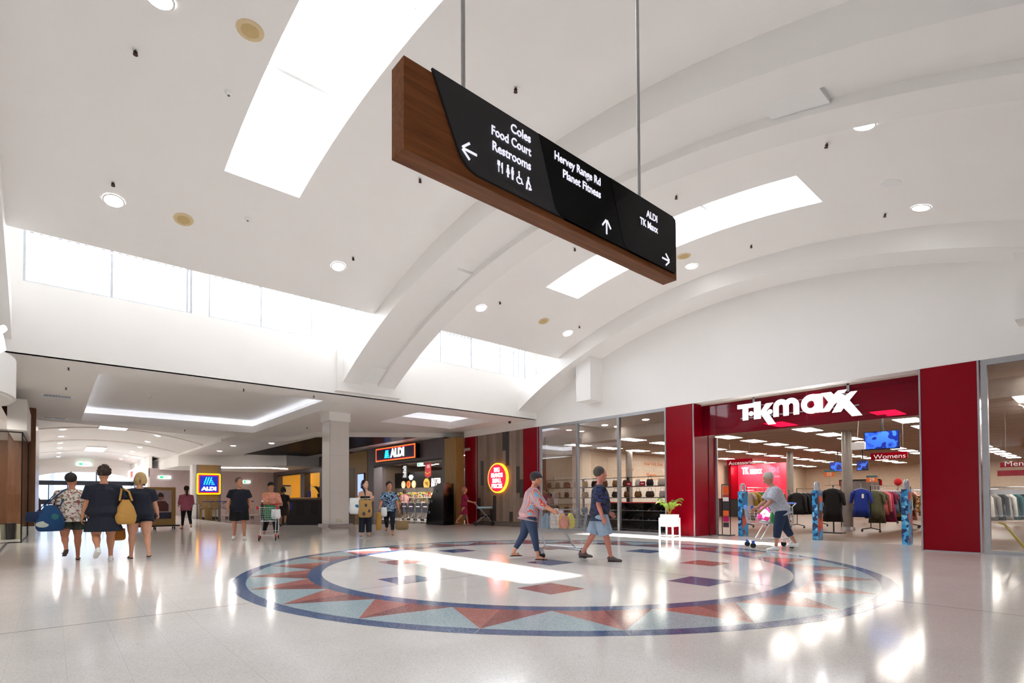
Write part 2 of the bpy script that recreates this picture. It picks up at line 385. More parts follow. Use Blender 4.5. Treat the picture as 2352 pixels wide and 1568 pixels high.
for (x0, x1), (y0, y1) in cof:
    h = 4.85
    b = MB()
    for p, q in (((x0, y0), (x1, y0)), ((x1, y0), (x1, y1)), ((x1, y1), (x0, y1)), ((x0, y1), (x0, y0))): b.quad((*p, 4.3), (*q, 4.3), (*q, 4.62), (*p, 4.62))
    e = .28
    b.quad((x0-e, y0-e, h), (x1+e, y0-e, h), (x1+e, y1+e, h), (x0-e, y1+e, h))
    for p, q in (((x0-e, y0-e), (x1+e, y0-e)), ((x1+e, y0-e), (x1+e, y1+e)), ((x1+e, y1+e), (x0-e, y1+e)), ((x0-e, y1+e), (x0-e, y0-e))): b.quad((*p, 4.4), (*q, 4.4), (*q, h), (*p, h))
    b.build('coffer', ceilm, lc, fix=False)
    MB().box(x0-.2, x1+.2, y1+.08, y1+.13, 4.6, 4.63).build('cove_light', ledm, lc)
    MB().box(x1+.08, x1+.13, y0, y1, 4.6, 4.63).build('cove_light', ledm, lc)
    MB().box(x0-.13, x0-.08, y0, y1, 4.6, 4.63).build('cove_light', ledm, lc)
# second low ceiling over the supermarket forecourt, with the dark slatted field
p2 = [(6.4, 29.6), (8.9, 27.4), (9.3, 24.3), (10.5, 23.6), (13.6, 21.4), (16, 20.6), (16, 52), (5.3, 52), (6.3, 41)]
slat = [(9.35, 37.1), (9.4, 24.9), (10.1, 24.1), (13.1, 21.9), (13.1, 36.7)]
l2 = st(link('ceiling', holed(p2, [slat], 4.1), ceilm))
b = MB()
for p, q in zip(p2[:6], p2[1:6]): b.quad((*p, 4.1), (*q, 4.1), (*q, 4.3), (*p, 4.3))
b.quad((6.4, 29.6, 4.1), (6.3, 41, 4.1), (6.3, 41, 4.9), (6.4, 29.6, 4.9)); b.build('ceiling_edge', ceilm, l2)
slm = mat('dark_slat', '1B1B1E', .35)
b = MB(); y = 22.1
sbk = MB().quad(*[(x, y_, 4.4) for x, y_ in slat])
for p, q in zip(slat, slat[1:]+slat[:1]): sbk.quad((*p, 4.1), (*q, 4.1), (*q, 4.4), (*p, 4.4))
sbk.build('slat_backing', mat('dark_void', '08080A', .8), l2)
while y < 36.9:
    a = 9.4 if y > 24.9 else (10.1-(y-24.1)*.9 if y > 24.1 else 10.1+(24.1-y)*1.36)
    b = MB().box(min(a, 13.0), 13.08, y, y+.06, 4.11, 4.22); b.build('ceiling_slat', slm, l2); y += .17
# bulkhead and lower ceiling in front of the pink wall
st(MB().quad((6.3, 40.8, 3.4), (11.75, 36.3, 3.4), (11.75, 36.3, 4.1), (6.3, 40.8, 4.1)).quad((6.3, 40.8, 3.4), (5.35, 58, 3.4), (5.35, 58, 4.9), (6.3, 40.8, 4.9)).quad((11.75, 36.3, 3.4), (11.75, 36.3, 4.1), (14, 36.4, 4.1), (14, 36.4, 3.4)).build('trim_8', white))
st(MB().quad((6.3, 40.8, 3.4), (11.75, 36.3, 3.4), (14, 36.3, 3.4), (14, 52, 3.4), (5.6, 52, 3.4)).build('ceiling', ceilm))
pink = mat('pinkish_wall_paint', 'C9B6B8', .6)
st(MB().box(5.4, 14, 46.5, 46.7, 0, 3.5).build('wall_back', pink))
# corridor vault
def cz(x): return 4.75-((x-2.25)/3.4)**2*.42
for y0, y1, dz in ((27.0, 33.6, .12), (33.6, 40.4, .08), (40.4, 49, .04), (49, 58.1, 0)):
    b = MB(); N = 16; hx = (1.7, 2.8) if y0 in (27.0, 40.4) else None
    X = sorted(set([-1.2+7.7*i/N for i in range(N+1)]+([1.7, 2.8] if hx else [])))
    hy = (31.6, 33.0) if y0 == 27.0 else (44.8, 48.6)
    Y = [y0, hy[0], hy[1], y1] if hx else [y0, y1]
    for c, d in zip(Y, Y[1:]):
        for a, e in zip(X, X[1:]):
            if hx and c == hy[0] and a >= 1.69 and e <= 2.81: continue
            b.quad((a, c, cz(a)+dz), (e, c, cz(e)+dz), (e, d, cz(e)+dz), (a, d, cz(a)+dz))
    for a, e in zip(X, X[1:]): b.quad((a, y1, cz(a)+dz), (e, y1, cz(e)+dz), (e, y1, cz(e)+dz-.06), (a, y1, cz(a)+dz-.06))
    o = st(b.build('ceiling', ceilm, smooth=True, fix=False))
    if hx:
        w = MB()
        for p, q in (((1.7, hy[0]), (2.8, hy[0])), ((2.8, hy[0]), (2.8, hy[1])), ((2.8, hy[1]), (1.7, hy[1])), ((1.7, hy[1]), (1.7, hy[0]))): w.quad((*p, 4.7), (*q, 4.7), (*q, 5.25), (*p, 5.25))
        w.build('light_well', white, o); MB().quad((1.7, hy[0], 5.1), (2.8, hy[0], 5.1), (2.8, hy[1], 5.1), (1.7, hy[1], 5.1)).build('skylight_pane', skyg, o)
portal(2.25, 46.7, 5.4, 1.2, 4, (0, 0, -1)); portal(2.25, 32.3, 5.4, 1.2, 1.5, (0, 0, -1))
st(MB().quad((-.9, 27.2, 4.3), (6.4, 29.6, 4.3), (6.4, 29.6, 5), (-.9, 27.2, 5)).build('trim_9', white))
st(MB().box(-1.3, -1.0, 33.5, 58, 0, 4.9).build('wall_left', white))
# corridor end: arched window over glass doors
pts = [(-1.2, 2.8)]+[(2.1-3.3*math.cos(PI*i/18), 2.86+.72*math.sin(PI*i/18)**1.0) for i in range(19)]+[(6.5, 2.8)]
b = MB()
for (x0, z0), (x1, z1) in zip(pts, pts[1:]):
    if x1 > x0: b.quad((x0, 58, z0), (x1, 58, z1), (x1, 58, 5), (x0, 58, 5))
b.box(5.35, 7, 58, 58.2, 0, 5)
endw = st(b.build('wall_back', white, fix=False))
MB().box(-1.2, 6.4, 57.9, 58.0, 4.0, 4.08).build('wall_trim', white, endw)
tintg = glass('tinted_door_glass', (.52, .6, .72), .8)
wf = mat('dark_navy_frame', '161B28', .4)
d1 = st(MB().box(-1.2, 5.4, 57.95, 58.1, 2.45, 2.82).build('door_1', wf))
for x in (-.2, 1.0, 2.2, 3.4, 4.6): MB().box(x-.035, x+.035, 58, 58.08, 0, 2.45).build('door_post', wf, d1)
for x in (1.2, 2.9): MB().box(x-.04, x+.04, 58, 58.08, 2.82, 3.6).build('window_post', wf, d1)
for x0, x1 in ((-1.1, 1.0), (1.0, 3.4), (3.4, 5.4)): MB().quad((x0, 58.04, 0), (x1, 58.04, 0), (x1, 58.04, 2.45), (x0, 58.04, 2.45)).build('door_pane', tintg, d1)
MB().box(-1.1, 1.0, 58, 58.06, .85, 1.25).build('door_panel', wf, d1)
MB().quad((-1.2, 58.05, 2.82), (5.4, 58.05, 2.82), (5.4, 58.05, 3.6), (-1.2, 58.05, 3.6)).build('arch_pane', tintg, d1)

# roofs and outer walls that keep the daylight to the real openings
roofm = mat('roof_deck', 'BDBDBD', .8)
st(MB().box(14.62, 52, -10, 60, 4.42, 4.6).build('roof', roofm)); st(MB().box(-14, 14.62, 15.3, 26.9, 5.2, 5.3).build('roof', roofm)); st(MB().box(6.45, 14.62, 26.9, 60, 5.0, 5.1).build('roof', roofm))
st(MB().box(-14, -2.0, -6, 15.3, 4.5, 4.6).build('roof', roofm)); st(MB().box(-14, -1.2, 26.9, 60, 5.3, 5.4).build('roof', roofm)); st(MB().box(-14, 16, -6, -1.6, 4.5, 4.6).build('roof', roofm))
st(MB().box(-14, -13.8, -6, 60, 0, 5.4).build('wall_left', roofm)); st(MB().box(50, 50.2, -10, 60, 0, 5).build('wall_right', roofm)); st(MB().box(14.62, 50, -10.2, -10, 0, 5).build('wall_front', roofm))
st(MB().box(7.0, 50, 58, 58.2, 0, 5.1).build('wall_back', roofm)); st(MB().box(-14, -1.3, 58, 58.2, 0, 5.4).build('wall_back', roofm)); st(MB().box(15.0, 15.2, -6, -4, 0, 5).build('wall_front', roofm))
# ------------------------------------------------------------ red-fronted store: pillars, windows, fascia, sign
XW = 14.47
def pillar(y0, y1, x0, x1, label, trims, z1=4.0):
    t = thing('red_pillar', label, 'pillar', (x0, (y0+y1)/2, 0))
    MB().box(x0, x1, y0, y1, 0.02, z1).build('cladding', redpan, t)
    for y in trims: MB().box(x0-.012, x0+.02, y-.016, y+.016, 0, z1).build('edge_trim', alu, t)
    MB().box(x0-.004, x1, y0, y1, 0, .02).build('plinth', alu, t)
    return t
pl_ = pillar(8.32, 9.28, XW-.01, 15.75, 'red clad pillar left of the store entrance, behind the white planter', (8.33, 9.28))
MB().box(15.3, 15.33, 8.3, 8.32, 0, 3.1).build('panel_joint', mat('dark_red_joint', '4A0612', .4), pl_)
pillar(1.88, 2.86, XW-.01, 15.75, 'broad dark red pillar right of the store entrance', (1.88, 2.86))
pillar(14.98, 15.9, XW-.01, 14.85, 'red panel between the plank wall and the shop window', (15.05,))
pillar(19.0, 19.92, XW-.01, 14.85, 'dark red panel beside the gold pier, left of the plank wall', (19.05,))
# store window of three panes
w = thing('shop_window', 'tall aluminium shop window of three panes in front of the handbag shelves', 'window', (14.52, 12.1, 0))
fb = MB().box(14.47, 14.57, 9.28, 14.98, .0, .07).box(14.47, 14.57, 9.28, 14.98, 3.9, 4.0).box(14.47, 14.57, 14.9, 14.98, .07, 3.9).box(14.47, 14.57, 9.28, 9.33, .07, 3.9)
fb.build('frame', alu, w)
for y in (13.0, 11.13): MB().box(14.46, 14.58, y-.045, y+.045, .07, 3.9).build('mullion', alu, w)
for a, c in ((9.33, 11.1), (11.16, 12.97), (13.03, 14.9)): MB().quad((14.52, a, .07), (14.52, c, .07), (14.52, c, 3.9), (14.52, a, 3.9)).build('pane', shopglass, w)
w = thing('shop_window', 'shop window with a white band right of the broad red pillar', 'window', (14.52, -.5, 0))
MB().box(14.47, 14.6, -3, 1.84, 0, .07).box(14.47, 14.6, -3, 1.84, 3.88, 4.0).box(14.47, 14.6, 1.74, 1.84, .07, 3.88).build('frame', alu, w)
MB().quad((14.54, -3, .07), (14.54, 1.74, .07), (14.54, 1.74, 3.88), (14.54, -3, 3.88)).build('pane', shopglass, w)
MB().box(14.53, 14.55, -3, 1.74, 1.22, 1.31).build('glass_manifestation', mat('frosted_film', 'D9D6D6', .6), w)
# fascia
redglass = glass('red_glass', (.62, .03, .11), .5, .02, body='A00A30', bw=.28)
fa = thing('shop_fascia', 'translucent dark red glass fascia over the store entrance', 'fascia', (14.95, 5.6, 3.05))
MB().box(14.94, 14.96, 2.86, 5.35, 3.05, 4.0).build('glass_panel', redglass, fa); MB().box(14.94, 14.96, 5.36, 8.32, 3.05, 4.0).build('glass_panel', redglass, fa)
MB().box(14.97, 15.0, 2.86, 8.32, 3.83, 3.87).build('rail', mat('dark_rail', '2A050B', .5), fa)
for y in (6.72, 4.38): MB().box(14.9, 14.94, y-.03, y+.03, 3.8, 4.0).build('hanger', alu, fa)
# illuminated letters, drawn on the front plane (u runs right, v up, unit 0.46 m)
lit = emit('lit_white_letter', 'FFFFFF', .9); lside = mat('letter_side', 'C9C2C4', .5)
sg = thing('shop_sign', 'large white illuminated lettering on the red glass fascia', 'sign', (14.88, 5.6, 3.2))
def arcp(cx, cy_, r, a0, a1, k=14): return [(cx+r*math.cos(math.radians(a0+(a1-a0)*i/k)), cy_+r*math.sin(math.radians(a0+(a1-a0)*i/k))) for i in range(k+1)]
O = (14.9, 7.17, 3.37)
def letter(nm, *polys, holes=None):
    b = MB()
    f_ = MB(); O2 = (O[0]-.036, O[1], O[2])
    for P in polys: b.prism(P, O, YN, ZP, .035); f_.prism(P, O2, YN, ZP, .004)
    r = b.build(nm, lside, sg); f_.build('lit_face', lit, r); return r
letter('letter_t', [(0, .34), (.47, .34), (.47, .46), (0, .46)], [(.15, 0), (.31, 0), (.31, .34), (.15, .34)])
letter('letter_dot', arcp(.39, .17, .066, 0, 345))
letter('letter_k', [(.47, 0), (.66, 0), (.66, .48), (.47, .48)], [(.66, .2), (.8, .4), (1.0, .4), (.82, .2), (1.06, -.19), (.86, -.19), (.66, .13)])
letter('letter_dot', arcp(.91, .16, .066, 0, 345))
def archp(x0, x1, xo0, xo1, zc, h):            # arch stroke of the m
    co, ro = (xo0+xo1)/2, (xo1-xo0)/2; ci, ri = (x0+x1)/2, (x1-x0)/2
    return arcp(co, zc, ro, 0, 180, 12)+arcp(ci, zc, ri, 180, 0, 12)
letter('letter_m', [(1.0, 0), (1.14, 0), (1.14, .26), (1.0, .26)], [(1.26, 0), (1.4, 0), (1.4, .26), (1.26, .26)], [(1.52, 0), (1.66, 0), (1.66, .26), (1.52, .26)], archp(1.14, 1.26, 1.0, 1.4, .26, 0), archp(1.4, 1.52, 1.26, 1.66, .26, 0))
b = MB(); R = []
oc, ic = arcp(1.96, .23, .25, 0, 352.5, 47), arcp(1.94, .22, .1, 0, 352.5, 47)
for (a, c), (d, e) in zip(oc, ic): R.append([V(O)+YN*a+ZP*c, V(O)+YN*d+ZP*e, V(O)+YN*d+ZP*e+V((-.039, 0, 0)), V(O)+YN*a+ZP*c+V((-.039, 0, 0))])
b.rings(R, closed=True); b.prism([(2.08, -.01), (2.22, -.01), (2.22, .46), (1.98, .475)], O, YN, ZP, .039); b.build('letter_a', lit, sg)
letter('letter_x', [(2.2, .47), (2.42, .47), (2.62, .23), (2.5, .15), (2.38, -.02), (2.2, -.02), (2.36, .22)], [(2.49, .4), (2.58, .48), (2.78, .48), (2.72, .4)])
letter('letter_x', [(2.46, .39), (2.66, .39), (2.74, .33), (2.86, .41), (3.0, .41), (2.83, .2), (3.1, -.2), (2.88, -.2), (2.7, .03), (2.64, -.06), (2.44, -.06), (2.58, .2)])
bb = MB().box(14.9, 14.93, 4.15, 7.1, 3.42, 3.45).box(14.9, 14.93, 4.3, 6.6, 3.74, 3.76).build('support_rail', alu, sg)

# ------------------------------------------------------------ plank wall with the round sign
pw = thing('plank_wall', 'feature wall of brown vertical planks with scattered dark planks', 'wall panel', (14.7, 17.5, 0))
pk = [wood('plank_%d' % i, a, c, 'Z', 5) for i, (a, c) in enumerate((('94806F', '7E6B5C'), ('867364', '6F5E51'), ('9E8B7E', '857265')))]
pdk = wood('plank_dark', '3E3C3A', '2E2D2B', 'Z', 5)
dk = {1: (1.75, 2.85), 4: (0.2, .7), 5: (.2, 1.3), 8: (3.2, 4.0), 9: (2.55, 4.0), 12: (1.4, 2.5), 13: (1.2, 1.95), 0: (.2, 1.2), 10: (.2, .62)}
n_ = 14; y = 18.98; wd = (18.98-15.92)/n_
rng = random.Random(2)
for i in range(n_):
    cuts = [.2]; z = .2
    if i in dk: cuts += [v for v in dk[i] if .2 < v < 4.0]
    else: cuts += [rng.uniform(1, 1.8), rng.uniform(2.4, 3.4)]
    cuts = sorted(set(cuts))+[4.0]
    for a, c in zip(cuts, cuts[1:]):
        dark = i in dk and abs(a-dk[i][0]) < .01
        MB().box(14.47+rng.uniform(0, .006), 14.55, y-wd+.003, y-.003, a+.002, c-.002).build('plank', pdk if dark else pk[(i*7+int(a*3)) % 3], pw)
    y -= wd
MB().box(14.46, 14.6, 15.92, 18.98, 0, .19).build('skirting', mat('steel_skirting', '77706A', .4, .6), pw)
MB().box(14.55, 14.6, 15.92, 18.98, .2, 4).build('backing', black, pw)
rs = thing('round_sign', 'round glowing red sign with a yellow rim on the plank wall', 'sign', (14.4, 17.46, 2.05))
rred = emit('lit_red', 'F0102C', 1.3); ryel = emit('lit_yellow', 'FFA21E', 1.4); rwh = emit('lit_white', 'FFFFFF', 1.3)
MB().lathe([(.64, 14.36), (.64, 14.47)], (0, 17.46, 2.05), 40, 'X').build('rim', ryel, rs)
MB().lathe([(.585, 14.345), (.585, 14.37)], (0, 17.46, 2.05), 40, 'X').build('face', rred, rs)
for s_, z, wd_ in (('BIG', 2.39, .36), ('BRANDS', 2.16, .76), ('SMALL', 1.93, .6), ('PRICES', 1.7, .7)):
    fit(text('lettering', s_, .25, rwh, rs, (14.34, 17.46, z), YN, ZP, .008, bold=.007), YN, wd_, 'C')
sm = thing('camera_dome', 'small black dome camera under the soffit above the red panel', 'camera', (14.0, 16.2, 4.3))
MB().lathe([(.06, 4.3), (.06, 4.27), (.045, 4.23), (.01, 4.21)], (14.0, 16.2, 0), 12).build('dome', black, sm, smooth=True)

# ------------------------------------------------------------ store interior shell
cream = mat('cream_wall_paint', 'D8C4AE', .7); stc = mat('store_ceiling_tile', 'B9A697', .8)
st(MB().box(14.6, 47, 16.9, 17.1, 0, 3.5).build('wall_left', cream)); st(MB().box(46.8, 47, -9, 17, 0, 3.5).build('wall_back', cream)); st(MB().box(14.6, 47, -9.2, -9, 0, 4).build('wall_right', cream))
sc_ = st(MB().box(14.9, 16.9, -9, 16.9, 3.96, 4.0).box(16.86, 16.9, -9, 16.9, 3.5, 3.96).box(14.57, 14.9, -3.0, 1.88, 3.96, 4).box(14.57, 14.9, 9.28, 14.98, 3.96, 4).build('ceiling', mat('store_soffit', 'C9BAAC', .7)))
sc2 = st(MB().box(16.9, 47, -9, 16.9, 3.5, 3.6).build('ceiling', stc))
for x in [17.5+1.1*i for i in range(26)]: MB().box(x-.008, x+.008, -9, 16.9, 3.495, 3.5).build('ceiling_grid', mat('grid_bar', 'A08E80', .6), sc2)
st(MB().box(14.6, 14.7, 15.0, 20, 0, 4).build('wall_left', cream)); st(MB().box(14.57, 15.0, -9, -3, 0, 4).build('wall_right', white))
k = 0
for j in range(-4, 4):
    for i in range(13):
        x, y = 17.4+2.2*i, 7.0+2.85*j
        if i == 2 and j in (0,): pass
        nm = '%s ceiling panel light from the front in the %s row from the right, red-fronted store' % (ORD[i], ORD[j+4])
        if k == 0:
            p0 = thing('ceiling_panel_light', nm, 'ceiling light', (x, y, 3.49), 'ceiling panels in the red-fronted store', local=True)
            MB().box(-.62, .62, -.31, .31, -.004, .008).build('frame', whitep, p0); MB().box(-.59, .59, -.285, .285, -.01, -.004).build('diffuser', panelm, p0)
        else: dup(p0, (x, y, 3.49), label=nm)
        k += 1
# downlights behind the shop window
def downlight(x, y, z, label, grp, r=.11, nrm=None, first={}, power=0):
    if r not in first:
        t = thing('downlight', label, 'ceiling light', (x, y, z), grp, local=True); first[r] = t
        MB().lathe([(r*1.18, .0), (r*1.18, -.012), (r, -.014)], n=18, cap=False).build('trim_ring', whitep, t); MB().lathe([(r, -.006), (r, -.012)], n=18).build('lens', lampm, t)
    else: t = dup(first[r], (x, y, z), label=label); t['group'] = grp
    if nrm: t.rotation_euler = V(nrm).to_track_quat('Z', 'Y').to_euler()
    else: t.rotation_euler = (0, 0, 0)
    if power:
        l = bpy.data.lights.new('downlight_lamp', 'AREA'); l.shape = 'DISK'; l.size = r*2; l.energy = power; l.color = (1, .95, .88); o = bpy.data.objects.new('downlight_lamp', l); COL.objects.link(o); o.location = (x, y, z-.03)
    return t
for i, y in enumerate((14.7, 12.85, 11.0, .6, -1.2)):
    downlight(15.9, y, 3.955, ['left pane', 'middle pane', 'right pane', 'banded window', 'banded window, second'][i]+': round downlight of the front row behind the shop window', 'downlights behind the shop windows')
for i, y in enumerate((14.65, 12.8, 1.2)):
    downlight(16.6, y, 3.955, ['left pane', 'middle pane', 'banded window'][i]+': round downlight of the inner row behind the shop window', 'downlights behind the shop windows')
for i, (x, y) in enumerate(((21.2, 6.3), (28.9, 11.2), (21.4, 15.8))):
    t = thing('column', 'grey steel column '+['in the store entrance behind the blouses', 'in front of the glowing red wall', 'in front of the lettered cream wall'][i], 'column', (x, y, 0))
    MB().lathe([(.16, 0), (.16, 3.5)], (x, y, 0), 20).build('shaft', mat('grey_column', '8E8782', .35, .3), t, smooth=True); MB().lathe([(.22, 0), (.2, .12)], (x, y, 0), 20).build('base_collar', steel, t)
# lettered wall
orn = mat('orange_print', 'E8895A', .7); wpr = mat('white_print', 'F4EFEA', .7)
wt = thing('slogan_lettering', 'white and orange slogan lettering on the cream wall', 'lettering', (24.3, 16.89, 2.7))
for s_, x, z, m, sz in (('BRANDS FROM', 23.1, 3.02, wpr, .24), ('New York, Paris', 25.1, 3.02, orn, .26), ('& EVERYWHERE IN BETWEEN', 24.9, 2.7, wpr, .24), ('Sydney', 22.9, 2.7, orn, .26), ('Womens', 24.9, 2.42, orn, .26), ('accessories', 25.2, 2.15, orn, .26)):
    text('lettering', s_, sz, m, wt, (x, 16.885, z), XP, ZP, .004)
# red feature wall with logo
rw = thing('feature_wall', 'bright red lit wall with a white logo behind the cash desk', 'wall panel', (34, 15, 0))
MB().box(34, 34.2, 13.4, 16.6, 0, 3.3).build('panel', mat('bright_red_wall', 'E01030', .5), rw); MB().box(33, 33.98, 16.4, 16.6, 0, 3.3).build('return_panel', redpan, rw)
text('lettering', 'TK maxx', .62, rwh, rw, (33.97, 15.5, 2.85), YN, ZP, .04, bold=.01, sx=.55); text('lettering', 'LOVE', .5, mat('pink_print', 'F07088', .6), rw, (33.98, 14.1, 2.85), YN, ZP, .01, sx=.5); text('lettering', 'fashion', .24, MATS['pink_print'], rw, (33.98, 14.1, 2.45), YN, ZP, .01)
for i in range(3):
    l = bpy.data.lights.new('track_spot', 'SPOT'); l.energy = 120; l.spot_size = 1.2; l.shadow_soft_size = .06; o = bpy.data.objects.new('track_spot', l); COL.objects.link(o)
    o.location = (32.6, 13.8+i*1.1, 3.4); o.rotation_euler = V((1.4, 0, -1)).to_track_quat('-Z', 'Y').to_euler()
cdk = thing('cash_desk', 'dark cash desk in front of the bright red wall', 'counter', (31.5, 14.5, 0))
MB().box(31, 31.8, 12.6, 16.2, 0, 1.05).build('body', mat('dark_laminate', '2A2426', .5), cdk); MB().box(30.95, 31.85, 12.55, 16.25, 1.05, 1.1).build('worktop', redpan, cdk)
# hanging signs
def hang_sign(txt, x, y0, y1, z0, z1, label):
    t = thing('hanging_sign', label, 'sign', (x, (y0+y1)/2, z0))
    MB().box(x-.02, x+.02, y0, y1, z0, z1).build('board', redpan, t)
    for y in (y0+.12, y1-.12): MB().tube([(x, y, z1), (x, y, 3.5)], .004, 4).build('wire', alu, t)
    if txt: text('lettering', txt, .2, whitep, t, (x-.024, y1-.08, z0+.09), YN, ZP, .006, align='LEFT', sx=1.15)
hang_sign('Accessories', 21, 9.55, 10.6, 2.47, 2.73, 'red hanging board lettered Accessories'); hang_sign('Womens', 20, 4.28, 5.26, 2.36, 2.58, 'red hanging board lettered Womens')
hang_sign('Mens', 20, .6, 2.17, 1.98, 2.12, 'red hanging board lettered Mens'); hang_sign('', 26, 1.9, 2.9, 1.9, 2.1, 'plain red hanging board behind the Mens board')
hang_sign('', 33, 8.2, 10.2, 1.75, 2.05, 'plain red hanging board over the far racks')
# screens
scr = pattern('blue_screen_print', ['0A1E6E', '2A5CE0', '3E7DFF', '102C9A', '05103A'], 2.2, .3, 'noise'); bb_ = scr.node_tree.nodes['Principled BSDF']
scr.node_tree.links.new(scr.node_tree.nodes['Color Ramp'].outputs[0], bb_.inputs['Emission Color']); bb_.inputs['Emission Strength'].default_value = .16
t = thing('television', 'blue glowing television hanging from the store ceiling over the entrance', 'television', (17.5, 4.34, 2.52))
MB().box(17.5, 17.56, 3.92, 4.76, 2.5, 3.02).build('case', black, t); MB().box(17.49, 17.5, 3.94, 4.74, 2.53, 3.0).build('screen', scr, t)
MB().tube([(17.56, 4.34, 2.9), (17.6, 4.34, 3.5)], .03, 8).build('pole', black, t); MB().box(17.5, 17.7, 4.24, 4.44, 3.44, 3.5).build('ceiling_plate', black, t)
t = thing('wireless_box', 'small white box on a cable left of the hanging television', 'box', (17.4, 4.88, 2.52))
MB().box(17.36, 17.44, 4.7, 5.05, 2.52, 2.74).build('case', whitep, t, bevel=.015); MB().tube([(17.4, 4.9, 2.74), (17.4, 4.86, 3.5)], .006, 5).build('cable', whitep, t)
for i, (y0, y1) in enumerate(((9.0, 9.7), (8.0, 8.5))):
    t = thing('television', 'small far blue television %s of the entrance column' % ('left', 'right')[i], 'television', (30, (y0+y1)/2, 2.5))
    MB().box(30, 30.06, y0, y1, 2.45, 2.95).build('case', black, t); MB().box(29.99, 30, y0+.03, y1-.03, 2.48, 2.92).build('screen', scr, t); MB().tube([(30.05, (y0+y1)/2, 2.9), (30.05, (y0+y1)/2, 3.5)], .03, 6).build('pole', black, t)
tr = thing('track_light', 'ceiling track with three spot heads behind the banded window', 'track light', (19.5, 1.3, 3.3))
MB().tube([(17.6, 1.55, 3.38), (20.6, 1.2, 3.38)], .015, 4).build('rail', whitep, tr)
for a in (.25, .55, .85):
    x, y = 17.6+3*a, 1.55-.35*a; MB().tube([(x, y, 3.38), (x-.05, y, 3.28)], .05, 10).build('spot_head', lampm, tr)
# security gates at the entrance
peb = pattern('blue_pebble_print', ['0E4C86', '1F86C8', '47A9DE', '7CC8EC', '0A2F5C', '2E97D6'], 11, .35)
for i, (x, y, z) in enumerate(((15.99, 7.64, 1.5), (15.97, 5.53, 1.5), (15.8, 3.45, 1.5))):
    t = thing('security_gate', ['left security gate in blue pebble print beside the black card stand', 'middle security gate in blue pebble print, in front of the black blouse', 'right security gate in blue pebble print beside the broad red pillar'][i], 'security gate', (x, y, 0), 'security gates')
    MB().box(x-.06, x+.3, y-.07, y+.07, 0.0, 1.36).build('sleeve', peb, t)
    MB().box(x-.065, x+.305, y-.075, y-.068, .04, 1.3).build('side_print', pattern('red_figure_print_%d' % i, ['A82424', '0E4C86', 'C8502C', '1F6FA8', '3A1A22', '2E97D6'], 5, .4), t)
    MB().tube([(x, y, 1.36), (x, y, 1.52), (x+.06, y, 1.58), (x+.18, y, 1.58), (x+.24, y, 1.52), (x+.24, y, 1.36)], .035, 8).build('clear_loop', mat('grey_acrylic', 'B4B9C4', .2), t)
# black frame stand with cards
t = thing('card_stand', 'tall black tube stand with a column of gift cards beside the red pillar', 'display stand', (15.9, 8.05, 0))
for y in (8.18, 7.92): MB().tube([(15.85, y, 0), (15.85, y, 1.58)], .014, 6).build('upright', blackm, t)
MB().tube([(15.85, 8.18, 1.58), (15.85, 7.92, 1.58)], .014, 6).build('top_bar', blackm, t); MB().box(15.7, 16.0, 7.84, 8.26, 0, .025).build('base', blackm, t)
for i, (c, z0, z1) in enumerate((('E8622E', 1.28, 1.52), ('B03A2A', 1.2, 1.26), ('E9E9EE', 1.06, 1.18), ('3C3840', .8, 1.02), ('F0703A', .6, .77), ('C01A66', .42, .58), ('45434E', .25, .4))):
    MB().box(15.83, 15.845, 7.96, 8.14, z0, z1).build('card', mat('card_%d' % i, c, .4), t)
t = thing('barrier_bar', 'yellow folded barrier bar leaning inside the banded window', 'barrier', (15.1, 1.45, 0))
MB().tube([(14.95, 1.22, .02), (14.9, 1.58, .62)], .022, 8).build('bar', mat('yellow_plastic', 'D8C020', .4), t); MB().tube([(14.89, 1.57, .6), (14.89, 1.66, .64)], .02, 6).build('handle', MATS['yellow_plastic'], t); MB().tube([(14.93, 1.19, .02), (14.885, 1.5, .5)], .012, 6).build('inner_bar', MATS['yellow_plastic'], t)
# door frame of the entrance
t = thing('entrance_frame', 'slim grey metal jamb beside the broad red pillar', 'door frame', (15.8, 2.9, 0)); MB().box(15.72, 15.78, 2.86, 2.92, 0, 3.05).build('jamb', alu, t); MB().box(15.72, 15.78, 8.26, 8.32, 0, 3.05).build('jamb', alu, t)
# planter
t = thing('planter', 'white round planter on a white four-legged stand in front of the red pillar', 'planter', (13.95, 8.72, 0))
px_, py_ = 13.97, 8.86
MB().lathe([(.02, .34), (.265, .34), (.27, .36), (.275, .68), (.255, .68), (.25, .62), (.02, .62)], (px_, py_, 0), 28).build('pot', whitep, t, smooth=True)
MB().lathe([(.02, .6), (.24, .63), (.02, .64)], (px_, py_, 0), 16).build('soil', mat('soil', '3A2A20', .9), t)
for a in range(4):
    c, s_ = math.cos(.85+a*PI/2)*.3, math.sin(.85+a*PI/2)*.3; MB().box(px_+c-.018, px_+c+.018, py_+s_-.018, py_+s_+.018, 0, .58).build('leg', whitep, t)
    c2, s2 = math.cos(.85+(a+1)*PI/2)*.3, math.sin(.85+(a+1)*PI/2)*.3
    if a % 2 == 0: continue
for z in (.05, .33):
    for a in range(4):
        p = [(px_+.3*math.cos(.85+(a+k)*PI/2), py_+.3*math.sin(.85+(a+k)*PI/2), z) for k in (0, 1)]; MB().tube(p, .014, 4).build('stretcher', whitep, t)
pt = thing('palm', 'small green palm growing in the white planter', 'plant', (px_, py_, .63))
leafm = [mat('palm_leaf_%d' % i, c, .5, var=.15) for i, c in enumerate(('5E8F2A', '7FAE34', '93B23E'))]; stem_m = mat('palm_stem', 'B9A23A', .5)
rng = random.Random(7)
